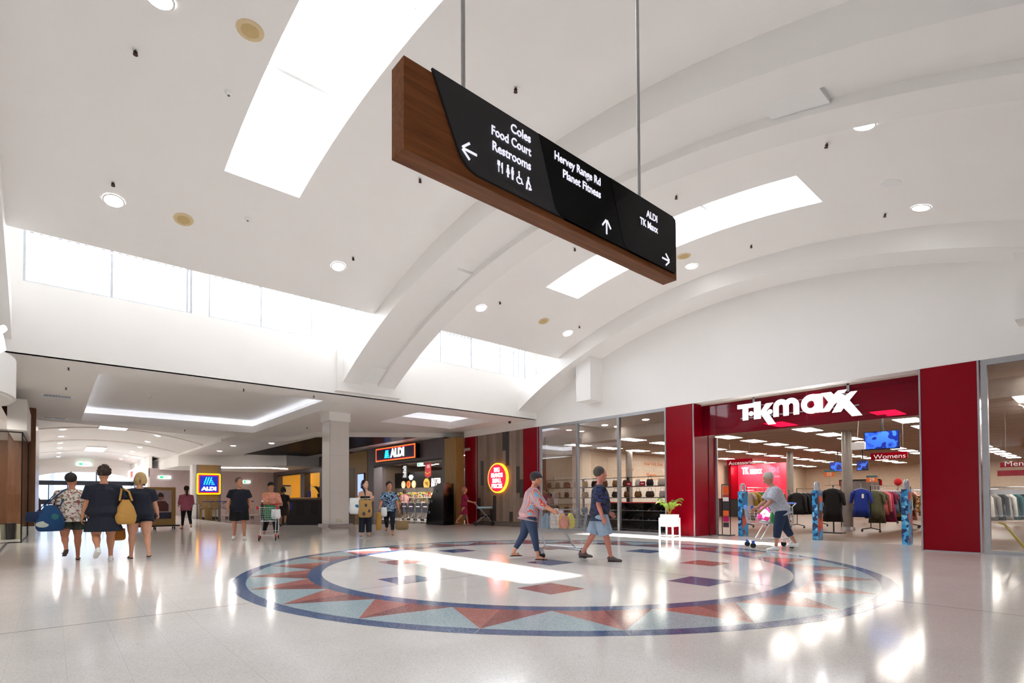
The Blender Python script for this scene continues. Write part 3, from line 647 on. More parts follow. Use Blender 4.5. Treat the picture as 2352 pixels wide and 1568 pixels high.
for i in range(11):
    a = i*2.4+rng.uniform(-.3, .3); r = rng.uniform(.22, .42); h = rng.uniform(.42, .62)
    P = [V((px_+math.cos(a)*r*q, py_+math.sin(a)*r*q, .62+h*(q*1.9-q*q*1.05))) for q in (0, .15, .3, .45, .6, .75, .88, 1.0)]
    fr = MB().tube(P, [.009, .008, .007, .006, .005, .004, .003, .002], 5).build('frond', stem_m, pt)
    b = MB()
    for k in range(2, 8):
        for q in (0, .5):
            p = P[k] if q == 0 else (P[k]+P[min(7, k+1)])/2; t_ = (P[min(7, k+1)]-P[k-1]).normalized(); s0 = t_.cross(ZP).normalized(); L_ = .15*(1.15-abs(k-4.5)/5)
            for sg_ in (-1, 1):
                e = p+s0*sg_*L_*.75+t_*L_*.75-ZP*.05; m_ = (p+e)/2+ZP*.02; wv = t_*.014
                b.quad(p-wv*.3, m_-wv, e, m_+wv); 
    b.build('leaflets', leafm[i % 3], fr, fix=False)
# ------------------------------------------------------------ hanging wooden directory sign
walnut = wood('walnut', '86502A', '683818', 'X', 9, .5); walnut.node_tree.nodes['Principled BSDF'].inputs['Specular IOR Level'].default_value = .2
dsn = thing('directory_sign', 'long wooden hanging sign with black panels and white directions', 'sign', (2.32, 2.17, 2.8))
MB().box(1.2, 3.47, 2.12, 2.235, 2.8, 3.235).build('timber_case', walnut, dsn, bevel=.002)
for x, nm in ((1.575, 'rod'), (3.09, 'rod')):
    MB().tube([(x, 2.175, 3.2), (x, 2.175, vz(2.175)+.05)], .012, 10).build('hanging_rod', steel, dsn, smooth=True); MB().lathe([(.03, 3.235), (.03, 3.25)], (x, 2.175, 0), 12).build('rod_flange', steel, dsn)
def rnd(pts, r, k=6):                           # polygon with its second corner rounded
    a, b, c = [V((*p, 0)) for p in pts]; u, w = (a-b).normalized(), (c-b).normalized(); o = []
    for i in range(k+1):
        t = i/k; p, q = b+u*r, b+w*r; o.append(((1-t)**2*p+2*t*(1-t)*b+t*t*q)[:2])
    return [tuple(q) for q in o]
pan = [mat('grey_black_panel', '2A2A2C', .3, var=.02, spec=.3), mat('deep_black_panel', '0B0D0D', .1, var=.02, spec=.1), mat('black_panel', '101113', .1, var=.02, spec=.12)]
F = (1.2, 2.12, 2.8)
P1 = [(.145, .445)]+rnd([(.145, .445), (.335, .035), (1.0, .035)], .1)+[(1.3, .035), (1.3, .445)]
P2 = [(.845, .445)]+rnd([(.845, .445), (.985, .035), (1.5, .035)], .07)+[(1.9, .035), (1.9, .445)]
P3 = [(1.48, .445)]+rnd([(1.48, .445), (1.62, .035), (2.2, .035)], .07)+[(2.225, .035), (2.235, .06), (2.235, .43), (2.2, .445)]
XR, = (V((1, 0, 0)),)
for i, P in enumerate((P1, P2, P3)): MB().prism(P, F, XR, ZP, .014+.002*i).build('direction_panel', pan[i], dsn)
lw = emit('sign_lettering', 'E6E6F4', .35)
def stx(s_, x0, x1, z, size=.068): fit(text('lettering', s_, size, lw, dsn, (x1, 2.1, z), XR, ZP, .003, align='RIGHT', bold=.0012), XR, x1-x0, 'R')
stx('Coles', 1.835, 1.98, 3.178); stx('Food Court', 1.7, 1.98, 3.105); stx('Restrooms', 1.708, 1.98, 3.025)
stx('Hervey Range Rd', 2.17, 2.58, 3.172); stx('Planet Fitness', 2.238, 2.58, 3.092); stx('ALDI', 3.07, 3.2, 3.15); stx('TK Maxx', 2.99, 3.2, 3.075)
def arrow(x, z, ang):
    c, s_ = math.cos(ang), math.sin(ang); b = MB(); q = lambda u, v: (x+u*c-v*s_, z+u*s_+v*c)
    for seg in (((-.045, 0), (.04, 0)), ((.045, .004), (0, .042)), ((.045, -.004), (0, -.042))):
        (a, e), (d, f_) = seg; l = math.hypot(d-a, f_-e); nx, nz = -(f_-e)/l*.006, (d-a)/l*.006
        b.prism([tuple(V((*q(u, v), 0))[:2]) for u, v in ((a+nx, e+nz), (a-nx, e-nz), (d-nx, f_-nz), (d+nx, f_+nz))], (0, 2.102, 0), XR, ZP, .003)
    b.build('arrow', lw, dsn)
arrow(1.56, 2.93, PI); arrow(2.635, 2.91, PI/2); arrow(3.3, 2.9, 0)
def icon(polys, x, z, k=1.0):
    b = MB()
    for P in polys: b.prism([(x+u*k, z+v*k) for u, v in P], (0, 2.102, 0), XR, ZP, .003)
    b.build('pictogram', lw, dsn)
circ = lambda cx, cz_, r, n=10: [(cx+r*math.cos(2*PI*i/n), cz_+r*math.sin(2*PI*i/n)) for i in range(n)]
icon([[(-.016, -.03), (-.011, -.03), (-.011, .03), (-.016, .03)], [(-.022, .006), (-.005, .006), (-.005, .012), (-.022, .012)], [(-.022, .01), (-.019, .01), (-.019, .03), (-.022, .03)], [(-.008, .01), (-.005, .01), (-.005, .03), (-.008, .03)], [(.008, -.03), (.014, -.03), (.014, .03), (.004, .024), (.004, -.002), (.008, -.002)]], 1.762, 2.935)
icon([circ(-.016, .027, .007), circ(.016, .027, .007), [(-.022, .018), (-.01, .018), (-.003, -.012), (-.011, -.012), (-.011, -.034), (-.021, -.034), (-.021, -.012), (-.029, -.012)], [(.007, .018), (.025, .018), (.025, -.006), (.022, -.006), (.022, -.034), (.01, -.034), (.01, -.006), (.007, -.006)]], 1.828, 2.935)
b_ = [(.02*math.cos(a)-.004, .02*math.sin(a)-.014) for a in [math.radians(100+24*i) for i in range(11)]]
icon([circ(-.004, .03, .006), b_+[(x*.72, (z+.014)*.72-.014) for x, z in reversed(b_)], [(-.007, .022), (0, .022), (.001, .002), (.014, .002), (.022, -.022), (.027, -.021), (.028, -.026), (.018, -.028), (.01, -.005), (-.006, -.005)]], 1.895, 2.93)
icon([circ(.002, .03, .007), [(-.004, .022), (.006, .02), (.012, .004), (.022, -.012), (.018, -.016), (.004, .002), (-.002, -.008), (-.006, -.036), (-.016, -.036), (-.014, -.004)], [(.004, -.036), (.026, -.03), (.026, -.022), (.012, -.016), (.004, -.022)]], 1.958, 2.925)

# ------------------------------------------------------------ supermarket front on the right beyond the soffit
gold = wood('gold_laminate', 'AE8850', '9C7842', 'Z', 4, .5); gpan = mat('grey_metal_panel', '5E575B', .45, .2, var=.04)
t = thing('gold_pier', 'gold panelled pier right of the supermarket opening', 'pier', (14, 20.1, 0)); MB().box(13.95, 14.4, 19.92, 20.85, 0, 4.0).build('cladding', gold, t)
MB().box(13.93, 13.95, 20.5, 20.72, 1.32, 1.93).build('notice_plate', mat('dark_notice', '2C2A2E', .5), t)
t = thing('gold_pier', 'gold panelled pier left of the supermarket opening carrying a screen', 'pier', (14, 30.1, 0)); MB().box(13.95, 14.4, 28.95, 31.4, 0, 4.0).build('cladding', gold, t); MB().box(13.94, 13.95, 30.6, 31.4, 0, 3.1).build('door_leaf', wood('dark_gold', '5E4522', '4C371A', 'Z', 4), t)
t = thing('display_screen', 'upright blue lit screen on the gold pier', 'screen', (13.9, 29.7, 1.5)); MB().box(13.88, 13.95, 29.2, 30.15, 1.3, 2.72).build('case', black, t); MB().box(13.875, 13.88, 29.27, 30.08, 1.38, 2.65).build('display', emit('pale_blue_screen', '8FA8E8', .7), t)
MB().box(13.87, 13.875, 29.5, 29.65, 1.8, 2.1).build('display_figure', mat('navy_print', '1E2A5C', .4), t)
t = thing('supermarket_portal', 'dark grey metal portal framing the supermarket opening', 'shop front', (14, 25, 0))
MB().box(13.97, 14.36, 20.85, 28.95, 3.12, 4.08).build('fascia_panel', gpan, t); MB().box(13.97, 14.5, 20.85, 21.1, 0, 3.12).build('jamb', gpan, t); MB().box(13.97, 14.5, 28.15, 28.95, 0, 3.12).build('jamb', gpan, t); MB().box(13.96, 14.3, 21.1, 28.15, 3.02, 3.12).build('shutter_housing', blackm, t)
st(MB().box(14.4, 16.4, 31.3, 31.55, 0, 3.36).build('wall_left', gpan))
ared = emit('sign_red', 'C0142A', .8); ayel = emit('sign_yellow', 'FFC400', .9); ablu = emit('sign_blue', '0A1E8C', .7); acy = emit('sign_cyan', '1E9BE8', 1.3); awh = emit('sign_white', 'FFFFFF', 1.1); aor = emit('sign_orange', 'F06A1E', 1.1); anav = emit('sign_navy', '050B26', .2)
def logo(b_, U, Vv, o, k, n_=.03):             # slanted bars with a stepped triangle
    o = V(o)
    for i in range(3): b_.prism([(-.5*k+i*.24*k, -.42*k), (-.38*k+i*.24*k, -.42*k), (-.12*k+i*.24*k, .42*k), (-.24*k+i*.24*k, .42*k)], o, U, Vv, n_)
    for i in range(4): z = -.42*k+i*.2*k; b_.prism([(.24*k, z), (.62*k-i*.1*k, z), (.56*k-i*.1*k, z+.12*k), (.3*k, z+.12*k)], o, U, Vv, n_)
t = thing('supermarket_sign', 'long dark lit sign with an orange rim above the supermarket opening', 'sign', (13.7, 25.25, 3.25))
MB().box(13.72, 13.97, 23.12, 27.38, 3.24, 3.96).build('case', blackm, t); MB().box(13.71, 13.72, 23.12, 27.38, 3.24, 3.96).build('orange_rim', aor, t); MB().box(13.705, 13.712, 23.18, 27.32, 3.28, 3.92).build('red_rim', ared, t); MB().box(13.7, 13.706, 23.24, 27.26, 3.32, 3.88).build('face', anav, t)
b = MB(); logo(b, YN, ZP, (13.7, 26.05, 3.6), .5); b.build('emblem', acy, t); fit(text('lettering', 'ALDI', .62, awh, t, (13.69, 24.9, 3.6), YN, ZP, .02, bold=.025), YN, 1.45, 'C')
# shop windows further along
t = thing('service_counter_front', 'grey and gold shop front with yellow lit windows behind the column', 'shop front', (14, 40, 0))
MB().box(13.97, 14.4, 31.4, 46.3, 3.15, 4.08).build('fascia_panel', gpan, t); MB().box(13.97, 14.4, 31.4, 36.3, 0, 3.15).build('wall_panel', gpan, t); MB().box(13.97, 14.4, 39.2, 40.05, 0, 3.15).build('jamb', gpan, t); MB().box(13.97, 14.4, 45.4, 46.3, 0, 3.15).build('wall_panel', gpan, t)
MB().box(13.8, 14.6, 36.3, 45.4, 1.22, 1.3).build('counter_top', gold, t); MB().box(13.97, 14.4, 36.3, 45.4, 0, 1.22).build('counter_front', gold, t)
for y in (37.3, 39.6, 42, 44.2): MB().box(13.95, 13.97, y-.6, y+.3, .35, 1.05).build('counter_panel', black, t)
MB().box(13.93, 13.97, 36.3, 45.4, 0, .3).build('kickboard', black, t); MB().box(13.96, 14.3, 31.4, 45.4, 3.05, 3.15).build('shutter_housing', blackm, t)
st(MB().box(15.9, 16, 32, 46.3, 0, 3.3).build('wall_back', emit('yellow_glow_wall', 'D9A23C', .2)))  # wall glows by itself, lamp light put into its material
st(MB().box(14.42, 15.88, 46.2, 46.35, 0, 3.3).build('wall_back', MATS['yellow_glow_wall']))
for i, (y0, y1, x) in enumerate(((43.6, 45.6, 15.88), (40.9, 42.3, 15.88))):
    q = thing('price_board', 'white price board on the yellow wall, %s' % ('left one', 'right one')[i], 'poster', (14.95, 46.18, 1.45) if i == 0 else (15.88, 44.1, 1.45)); x0 = (14.62, 15.86)[i]
    if i == 0: MB().box(14.55, 15.35, 46.17, 46.2, 1.45, 2.4).build('sheet', whitep, q); MB().box(14.62, 15.28, 46.16, 46.17, 2.25, 2.36).build('heading', mat('navy_bar', '2A2A44', .5), q)
    else: MB().box(15.86, 15.895, 43.0, 45.2, 1.45, 2.4).build('sheet', whitep, q); MB().box(15.85, 15.86, 43.1, 45.1, 2.25, 2.36).build('heading', MATS['navy_bar'], q)
q = thing('info_board', 'blue board on the counter before the yellow wall', 'board', (14.2, 38.9, 1.3)); MB().box(14.15, 14.2, 38.55, 39.1, 1.31, 1.75).build('sheet', mat('royal_blue', '1B2E7A', .4), q)
q = thing('palm', 'dark potted palm on the counter beside the column', 'plant', (14.2, 37.0, 1.3)); MB().lathe([(.1, 1.3), (.14, 1.55)], (14.2, 37, 0), 12).build('pot', black, q)
for i in range(7):
    a = i*.9; P = [V((14.2+math.cos(a)*.5*k, 37+math.sin(a)*.9*k, 1.55+.7*(k*1.9-k*k*1.2))) for k in (0, .25, .5, .75, 1)]; MB().tube(P, [(.02, .01), (.06, .01), (.09, .01), (.07, .01), (.005, .005)], 6).build('frond', mat('dark_leaf', '1E2E1A', .6), q)
for x, y in ((14.9, 38), (14.9, 43), (15.3, 40.5)): downlight(x, y, 3.35, 'round downlight over the %s part of the yellow service counter' % {38: 'near', 43: 'far', 40.5: 'middle'}[y], 'downlights of the service counter')
st(MB().box(14.42, 26, 19.5, 52, 3.38, 3.5).build('ceiling', mat('market_ceiling', 'C9BEB6', .7)))
for q_ in ((26, 26.2, 19.5, 52), (14.42, 26, 31.6, 31.8), (14.42, 26, 46.4, 46.6)): st(MB().box(*q_, 0, 3.37).build('wall_back', mat('market_wall', '6A5C50', .7))); st(MB().box(14.6, 26, 19.9, 20.0, 0, 3.4).build('wall_right', mat('market_wall_light', 'BBAFA4', .7)))
st(MB().box(13.9, 14.3, 46.8, 52, 0, 4.0).build('wall_right', gold))
# supermarket interior
t = thing('bakery_wall', 'black bakery wall with round food pictures inside the supermarket', 'wall panel', (17.2, 28, 1.8))
MB().box(17.2, 17.4, 22, 31.6, 1.85, 2.85).build('panel', black, t)
for y, c in ((30.45, 'E8CFA8'), (29.8, 'D8763A'), (29.15, 'DDB27C')): MB().lathe([(.24, 17.17), (.24, 17.2)], (0, y, 2.08), 20, 'X').build('food_picture', emit('food_%s' % c, c, .35), t); MB().lathe([(.11, 17.165), (.11, 17.175)], (0, y, 2.08), 14, 'X').build('food_centre', emit('foodc_%s' % c, {'D8763A': 'B84A1E'}.get(c, 'F0DDBE'), .3), t)
MB().lathe([(.33, 17.17), (.33, 17.2)], (0, 27.65, 2.08), 22, 'X').build('food_picture', emit('pastry', 'D9A24E', .35), t)
for k in range(4): MB().box(17.15, 17.17, 27.45+k*.1, 27.48+k*.1, 1.92+.05*k, 2.2).build('pastry_stripe', mat('pastry_brown', '6A3F1A', .5), t)
bw = emit('board_lettering', 'F0EAE6', .6)
fit(text('lettering', 'BUTTER', .34, bw, t, (17.18, 26.6, 2.25), YN, ZP, .01, bold=.01), YN, 1.0, 'C'); fit(text('lettering', 'ME UP.', .34, bw, t, (17.18, 26.6, 2.0), YN, ZP, .01, bold=.01), YN, 1.0, 'C')
for k in range(4): MB().box(17.18, 17.2, 25.3, 25.85, 1.9+k*.1, 1.94+k*.1).build('small_print', bw, t)
for k, (a, z) in enumerate(((.16, 2.62), (.28, 2.54), (.22, 2.46), (.14, 2.38))): MB().box(17.17, 17.2, 29.5-a, 29.5+a, z, z+.06).build('star_lettering', emit('white_star', 'E8EEFF', .8), t)
t = thing('menu_board', 'black hanging board with lines of white text inside the supermarket', 'sign', (16.9, 29.9, 2.5)); MB().box(16.95, 17, 29.6, 30.25, 2.45, 3.36).build('board', black, t)
for k in range(8): MB().box(16.94, 16.95, 29.68, 30.1-.08*(k % 3), 2.55+k*.095, 2.59+k*.095).build('text_line', bw, t)
t = thing('banner', 'red hanging banner with a pointed gold stripe inside the supermarket', 'banner', (16.9, 27.05, 2.4)); MB().tube([(16.95, 27.07, 3.3), (16.95, 27.07, 3.38)], .008, 5).build('cord', alu, t); MB().prism([(0, .12), (.33, 0), (.66, .12), (.66, .9), (0, .9)], (16.95, 27.4, 2.42), YN, ZP, .03).build('cloth', mat('banner_red', 'A01420', .6), t); MB().prism([(.04, .32), (.33, .2), (.62, .32), (.62, .36), (.33, .24), (.04, .36)], (16.91, 27.4, 2.42), YN, ZP, .01).build('gold_stripe', mat('banner_gold', 'D8A030', .5), t); MB().box(16.92, 16.95, 26.85, 27.25, 3.0, 3.2).build('lettering_block', bw, t)
grn = emit('exit_green', '5FD8A8', 1.4)
def exit_sign(x, y, z, U, label, w_=.36):
    U = V(U); t = thing('exit_sign', label, 'exit sign', (x, y, z)); o = V((x, y, z))
    MB().prism([(-w_, -.1), (w_, -.1), (w_, .1), (-w_, .1)], o, U, ZP, .04).build('case', emit('exit_white', 'D8F5E8', 1.6), t); o2 = o+U.cross(ZP).normalized()*.042
    MB().prism([(-w_*.75, -.08), (-w_*.2, -.08), (-w_*.2, .08), (-w_*.75, .08)], o2, U, ZP, .004).build('running_figure_panel', emit('exit_panel', '0FA060', 1.0), t); MB().prism([(w_*.2, -.05), (w_*.6, 0), (w_*.2, .05)], o2, U, ZP, .004).build('arrow', MATS['exit_panel'], t); MB().tube([o+ZP*.1, o+ZP*.35], .008, 5).build('stem', alu, t)
exit_sign(16.5, 27.2, 3.2, YN, 'small lit green exit sign above the red banner', .3); exit_sign(2.05, 57.86, 4.25, XR, 'lit green exit sign above the arched window at the corridor end', .45); exit_sign(6.3, 46.455, 2.85, XR, 'lit green exit sign on the pink wall left of the square sign', .4); exit_sign(11.9, 46.455, 2.6, XR, 'lit green exit sign beside the gold shop front edge', .28)
for i, (x, y) in enumerate(((15.2, 22.5), (15.4, 24.4), (15.2, 27.2), (16.2, 25.6), (16.3, 23.4), (18.5, 24.5), (18.5, 28.5), (16.4, 29.4))): downlight(x, y, 3.375, 'round downlight %s inside the supermarket ceiling' % ['nearest the gold pier', 'behind the sign lettering', 'beside the side panel', 'above the trolley row', 'above the blue banner', 'deep right', 'deep left', 'above the round food pictures'][i], 'supermarket downlights', power=25)
prodm = [pattern('produce_%d' % i, c, 9, .5) for i, c in enumerate((['D8B02A', 'E8E0D0', '9C2A2A', '3A6A2A'], ['C03A3A', 'E8D8C8', '4A4A9A', 'E0A0A8'], ['4F8A4A', 'E0C040', 'D8D8D8', 'A8D0A0'], ['D8783A', 'E8C8A0', 'F0F0E8', '8A4A2A']))]
for i in range(6):
    y0 = 23.2+i*1.35; t = thing('produce_shelf', 'shelf unit %s of bright groceries inside the supermarket' % ['far right', 'second from right', 'third from right', 'third from left', 'second from left', 'far left'][i], 'shelf', (16.5, y0, 0), 'grocery shelves')
    MB().box(16.2, 17.0, y0, y0+1.3, 0, .5).build('base', mat('shelf_grey', '6B6664', .5), t)
    for z in (.9, 1.25): MB().box(16.3, 17.0, y0, y0+1.3, z-.03, z).build('shelf_board', whitep, t)
    MB().box(17.0, 17.05, y0, y0+1.3, 0, 1.85).build('back_panel', MATS['shelf_grey'], t)
    for k in range(4):
        for z in (.5, .9, 1.25): MB().box(16.45, 16.85, y0+.05+k*.31, y0+.31+k*.31, z, z+.2+.12*((k+i) % 2)).build('grocery_row', prodm[(k+i+int(z*4)) % 4], t)
t = thing('glass_barrier', 'low glass barrier with steel posts across the supermarket opening', 'barrier', (14.2, 24.6, 0))
for y in (22.8, 24.0, 25.2, 26.4): MB().tube([(14.25, y, 0), (14.25, y, 1.4)], .02, 8).build('post', steel, t); MB().lathe([(.05, 0), (.05, .03)], (14.25, y, 0), 10).build('post_foot', steel, t)
for y in (22.85, 24.05, 25.25): MB().quad((14.25, y, .12), (14.25, y+1.1, .12), (14.25, y+1.1, 1.3), (14.25, y, 1.3)).build('pane', clear, t)
t = thing('blue_totem', 'tall blue panel with white lettering at the right of the supermarket opening', 'board', (14.3, 22.0, 0))
MB().box(14.28, 14.34, 21.45, 22.35, .35, 1.8).build('panel', mat('deep_blue_panel', '16306E', .4), t); MB().box(14.27, 14.28, 21.45, 22.35, .35, .8).build('light_blue_band', mat('azure_panel', '1E78C8', .4), t); MB().box(14.28, 14.34, 21.45, 22.35, 0, .35).build('white_foot', whitep, t); MB().box(14.26, 14.27, 21.6, 22.05, .3, .95).build('red_panel', mat('burgundy_print', '5A1A3A', .4), t)
for k, (w_, z) in enumerate(((.45, 1.62), (.5, 1.4), (.4, 1.32), (.3, 1.24))): MB().box(14.27, 14.28, 22.25-w_, 22.25, z, z+.05).build('text_line', bw, t)
k = 0
for x in (15.6, 18.5):  # added fixtures, put in to brighten the supermarket interior
    for y in (22.0, 24.5, 27.0, 29.5):
        t = thing('added_linear_light', '%s added linear light from the right in the %s row inside the supermarket' % (ORD[k % 4], ['front', 'back'][k//4]), 'ceiling light', (x, y, 3.36), 'added supermarket fill lights'); k += 1
        MB().box(x-.08, x+.08, y-.7, y+.7, 3.345, 3.38).build('housing', whitep, t); MB().box(x-.06, x+.06, y-.68, y+.68, 3.338, 3.345).build('diffuser', emit('market_fill', 'FFF2E4', 16), t)
for k, y in enumerate((37.6, 40.5, 43.6)):  # added warm fixtures, put in to brighten the service counter
    t = thing('added_linear_light', '%s added linear light from the column above the yellow service counter' % ORD[k], 'ceiling light', (15.2, y, 3.36), 'added service counter fill lights')
    MB().box(15.12, 15.28, y-.7, y+.7, 3.345, 3.38).build('housing', whitep, t); MB().box(15.14, 15.26, y-.68, y+.68, 3.338, 3.345).build('diffuser', emit('warm_fill', 'FFD890', 12), t)
# black curved kiosk
t = thing('curved_kiosk', 'black curved cabinet standing in front of the gold pier', 'cabinet', (14.1, 20.4, 0))
prof = [(0, 0), (1.45, 0), (1.45, 1.85), (1.0, 1.86), (.8, 1.72), (.55, 1.42), (.35, 1.1), (.18, .7), (.06, .3)]
MB().prism(prof, (13.6, 21.05, 0), YN, ZP, .55).build('shell', mat('glossy_black', '08080A', .18), t); 
for y, z in ((20.2, 1.45), (20.55, 1.0), (20.75, .5)): MB().box(13.03, 13.05, y-.06, y+.04, z, z+.12).build('badge', mat('grey_badge', '55606A', .4), t)

# ------------------------------------------------------------ square lit sign on its pier, white column, kiosk counter, poster stand
t = thing('sign_pier', 'grey and gold pier below the bulkhead carrying the square lit sign', 'pier', (7.6, 38.7, 0))
MB().box(6.93, 8.3, 38.35, 39.3, 0, 3.4).build('grey_cladding', mat('grey_laminate', '8A8084', .5), t); MB().box(7.0, 8.15, 38.32, 38.35, 0, 3.4).build('gold_panel', gold, t); MB().box(6.7, 6.93, 38.5, 39.3, 0, 3.4).build('white_side', white, t)
t = thing('square_sign', 'square lit sign with yellow and red rims, blue face and white lettering', 'sign', (7.57, 38.25, 1.5))
def sqr(h, y, m, nm, r=.06): MB().prism([(-h+r, -h), (h-r, -h), (h, -h+r), (h, h-r), (h-r, h), (-h+r, h), (-h, h-r), (-h, -h+r)], (7.57, y, 2.18), XR, ZP, .04).build(nm, m, t)
MB().box(6.92, 8.22, 38.24, 38.32, 1.53, 2.83).build('case', blackm, t); sqr(.67, 38.24, ayel, 'yellow_rim'); sqr(.585, 38.21, ared, 'red_rim', .03); sqr(.515, 38.19, ablu, 'blue_face', .02)
b = MB(); logo(b, XR, ZP, (7.54, 38.15, 2.37), .58); b.build('emblem', acy, t); fit(text('lettering', 'ALDI', .3, awh, t, (7.57, 38.13, 1.87), XR, ZP, .02, bold=.02), XR, .85, 'C')
t = thing('column', 'square white tiled column with a steel skirting', 'column', (7.8, 18.75, 0))
tile = mat('gloss_cream_tile', 'DCD5CF', .12, var=.015); MB().box(7.44, 8.15, 18.39, 19.1, 0, 3.98).build('shaft', tile, t); MB().box(7.4, 8.19, 18.35, 19.14, 3.98, 4.3).build('head', ceilm, t); MB().box(7.34, 8.26, 18.28, 19.2, .17, .29).build('skirting_rail', mat('steel_rail', 'A79C98', .3, .7), t)
for z in (1.4, 2.75): MB().box(7.437, 8.153, 18.387, 19.103, z, z+.006).build('tile_joint', mat('tile_joint', 'B8B0AA', .5), t)
MB().box(7.435, 7.445, 18.383, 18.393, .3, 3.98).build('corner_trim', alu, t); MB().box(7.68, 7.86, 18.375, 18.39, .38, .48).build('power_outlet', mat('cream_plastic', 'D8CDB0', .4), t); MB().box(7.93, 7.99, 18.375, 18.39, .36, .42).build('switch', whitep, t)
t = thing('kiosk_counter', 'dark kiosk counter with a timber top left of the column', 'counter', (9.2, 26.6, 0)); MB().box(8.2, 10.3, 26.3, 27.2, 0, 1.14).build('body', mat('dark_counter', '232022', .35), t); MB().box(8.1, 10.4, 26.2, 27.3, 1.14, 1.22).build('worktop', wood('brown_top', '6A5848', '574637', 'X', 5), t)
for x in (9.0, 9.7): MB().box(x, x+.35, 26.28, 26.3, .4, 1.05).build('front_panel', black, t)
MB().box(8.3, 8.8, 26.28, 26.3, .7, 1.0).build('blue_notice', MATS['royal_blue'], t)
t = thing('poster_stand', 'gold framed poster on a wheeled black base beyond the blonde woman', 'display stand', (3.2, 25.6, 0))
MB().box(2.5, 3.85, 25.5, 25.72, .16, 1.7).build('frame', gold, t); MB().box(2.6, 3.7, 25.485, 25.5, .42, 1.58).build('poster', mat('poster_lilac', 'B8A4A6', .5), t); MB().box(2.35, 3.98, 25.3, 25.95, .11, .16).build('base', black, t)
MB().box(2.6, 3.7, 25.478, 25.486, .42, .68).build('poster_band', mat('poster_navy', '2A2740', .5), t)
b = MB(); b.prism(circ(3.32, 1.28, .12, 16), (0, 25.482, 0), XR, ZP, .006); b.build('poster_face', mat('poster_skin', '9A6A58', .5), t)
MB().prism([(3.2, 1.3), (3.44, 1.3), (3.42, 1.42), (3.36, 1.46), (3.3, 1.5), (3.26, 1.44)], (0, 25.478, 0), XR, ZP, .006).build('poster_hair', mat('poster_brown', '2E201E', .5), t)
MB().prism([(3.02, .72), (3.6, .72), (3.6, 1.0), (3.48, 1.14), (3.16, 1.14), (3.04, 1.0)], (0, 25.482, 0), XR, ZP, .005).build('poster_jumper', mat('poster_maroon', '5A2A26', .5), t)
for x in (2.5, 3.8, 3.15): 
    for y in (25.4, 25.85): MB().lathe([(.05, -.02), (.05, .02)], (x, y, .05), 12, 'X').build('castor', black, t)
for i in range(4):
    b = thing('trolley_bay', 'row of chrome trolleys with blue handles before the gold pier, %s' % ['leftmost', 'second from left', 'third from left', 'rightmost'][i], 'trolley', (7.35+i*.75, 36.9, 0), 'parked trolleys', local=True)
    for k in range(3):
        m_ = MB(); x, y = 0, k*.25
        for sx in (-.28, .28): m_.tube([(x+sx, y, .12), (x+sx, y, .55), (x+sx*.8, y+.9, .62), (x+sx*.8, y+.9, .95), (x+sx, y-.05, 1.05)], .012, 5).tube([(x+sx, y, .12), (x+sx*.7, y+.85, .12)], .012, 5)
        for z in (.6, .7, .8, .9): m_.tube([(x-.25, y+.02, z+.05), (x+.25, y+.02, z+.05)], .005, 4).tube([(x-.26, y, z), (x-.22, y+.9, z+.04)], .005, 4).tube([(x+.26, y, z), (x+.22, y+.9, z+.04)], .005, 4)
        m_.build('wire_frame', chrome, b); MB().tube([(-.3, y-.05, 1.06), (.3, y-.05, 1.06)], .025, 8).build('handle', mat('blue_plastic', '16307E', .4), b)
        for sx in (-.28, .28): MB().lathe([(.05, sx-.015), (.05, sx+.015)], (0, y, .05), 10, 'X').build('wheel', rubber, b)
b = thing('barrier_hoop', 'small chrome hoop barrier left of the parked trolleys', 'barrier', (6.6, 37.6, 0)); MB().tube([(6.4, 37.6, 0), (6.4, 37.6, .88), (6.46, 37.6, .92), (6.86, 37.6, .92), (6.92, 37.6, .88), (6.92, 37.6, 0)], .022, 8).build('hoop', chrome, b)
t = thing('line_light', 'thin white bent line light under the lower ceiling', 'ceiling light', (9.5, 39, 3.36)); MB().tube([(8.7, 40.5, 3.36), (11.6, 39.0, 3.36), (12.9, 39.6, 3.36)], .03, 4).build('tube', emit('line_lamp', 'FFF4F0', 10), t)
t = thing('ceiling_grille', 'dark rectangular air grille in the white ceiling beside the slatted field', 'vent', (9.5, 38.6, 4.09)); MB().box(9.6, 12.4, 38.0, 38.9, 4.08, 4.1).build('grille', mat('brown_grille', '4A3A38', .6), t)

# ------------------------------------------------------------ left shop
brown = wood('brown_timber_panel', '7A4E2C', '633D20', 'Z', 4, .35)
t = thing('timber_pier', 'brown timber pier with a white foot at the left edge', 'pier', (-.6, 24, 0)); MB().box(-2.5, -.42, 23.9, 24.6, .33, 4.28).build('cladding', brown, t); MB().box(-2.5, -.41, 23.88, 24.62, 0, .33).build('foot', whitep, t); MB().box(-1.0, -.46, 24.6, 33.4, 0, 4.28).build('return_wall', brown, t)
t = thing('bulkhead_box', 'white boxed bulkhead above the glass corner at the left', 'bulkhead', (-1, 21, 3.1)); MB().box(-.94, -.54, 19.9, 23.6, 3.14, 4.0).build('box', white, t)
t = thing('shopfront', 'frameless glass shopfront at the left edge of the concourse', 'shop window', (-.9, 18, 0))
MB().quad((-.84, 6, .04), (-.93, 20.3, .04), (-.93, 20.3, 3.1), (-.84, 6, 3.1)).build('pane', shopglass, t); MB().quad((-.93, 20.3, .04), (-.64, 20.35, .04), (-.64, 20.35, 3.1), (-.93, 20.3, 3.1)).build('pane', shopglass, t); MB().quad((-.64, 20.35, .04), (-.6, 23.88, .04), (-.6, 23.88, 3.1), (-.64, 20.35, 3.1)).build('pane', shopglass, t)
for p in ((-.64, 20.35), (-.6, 23.86)): MB().box(p[0]-.015, p[0]+.015, p[1]-.015, p[1]+.015, 0, 3.12).build('edge_frame', blackm, t)
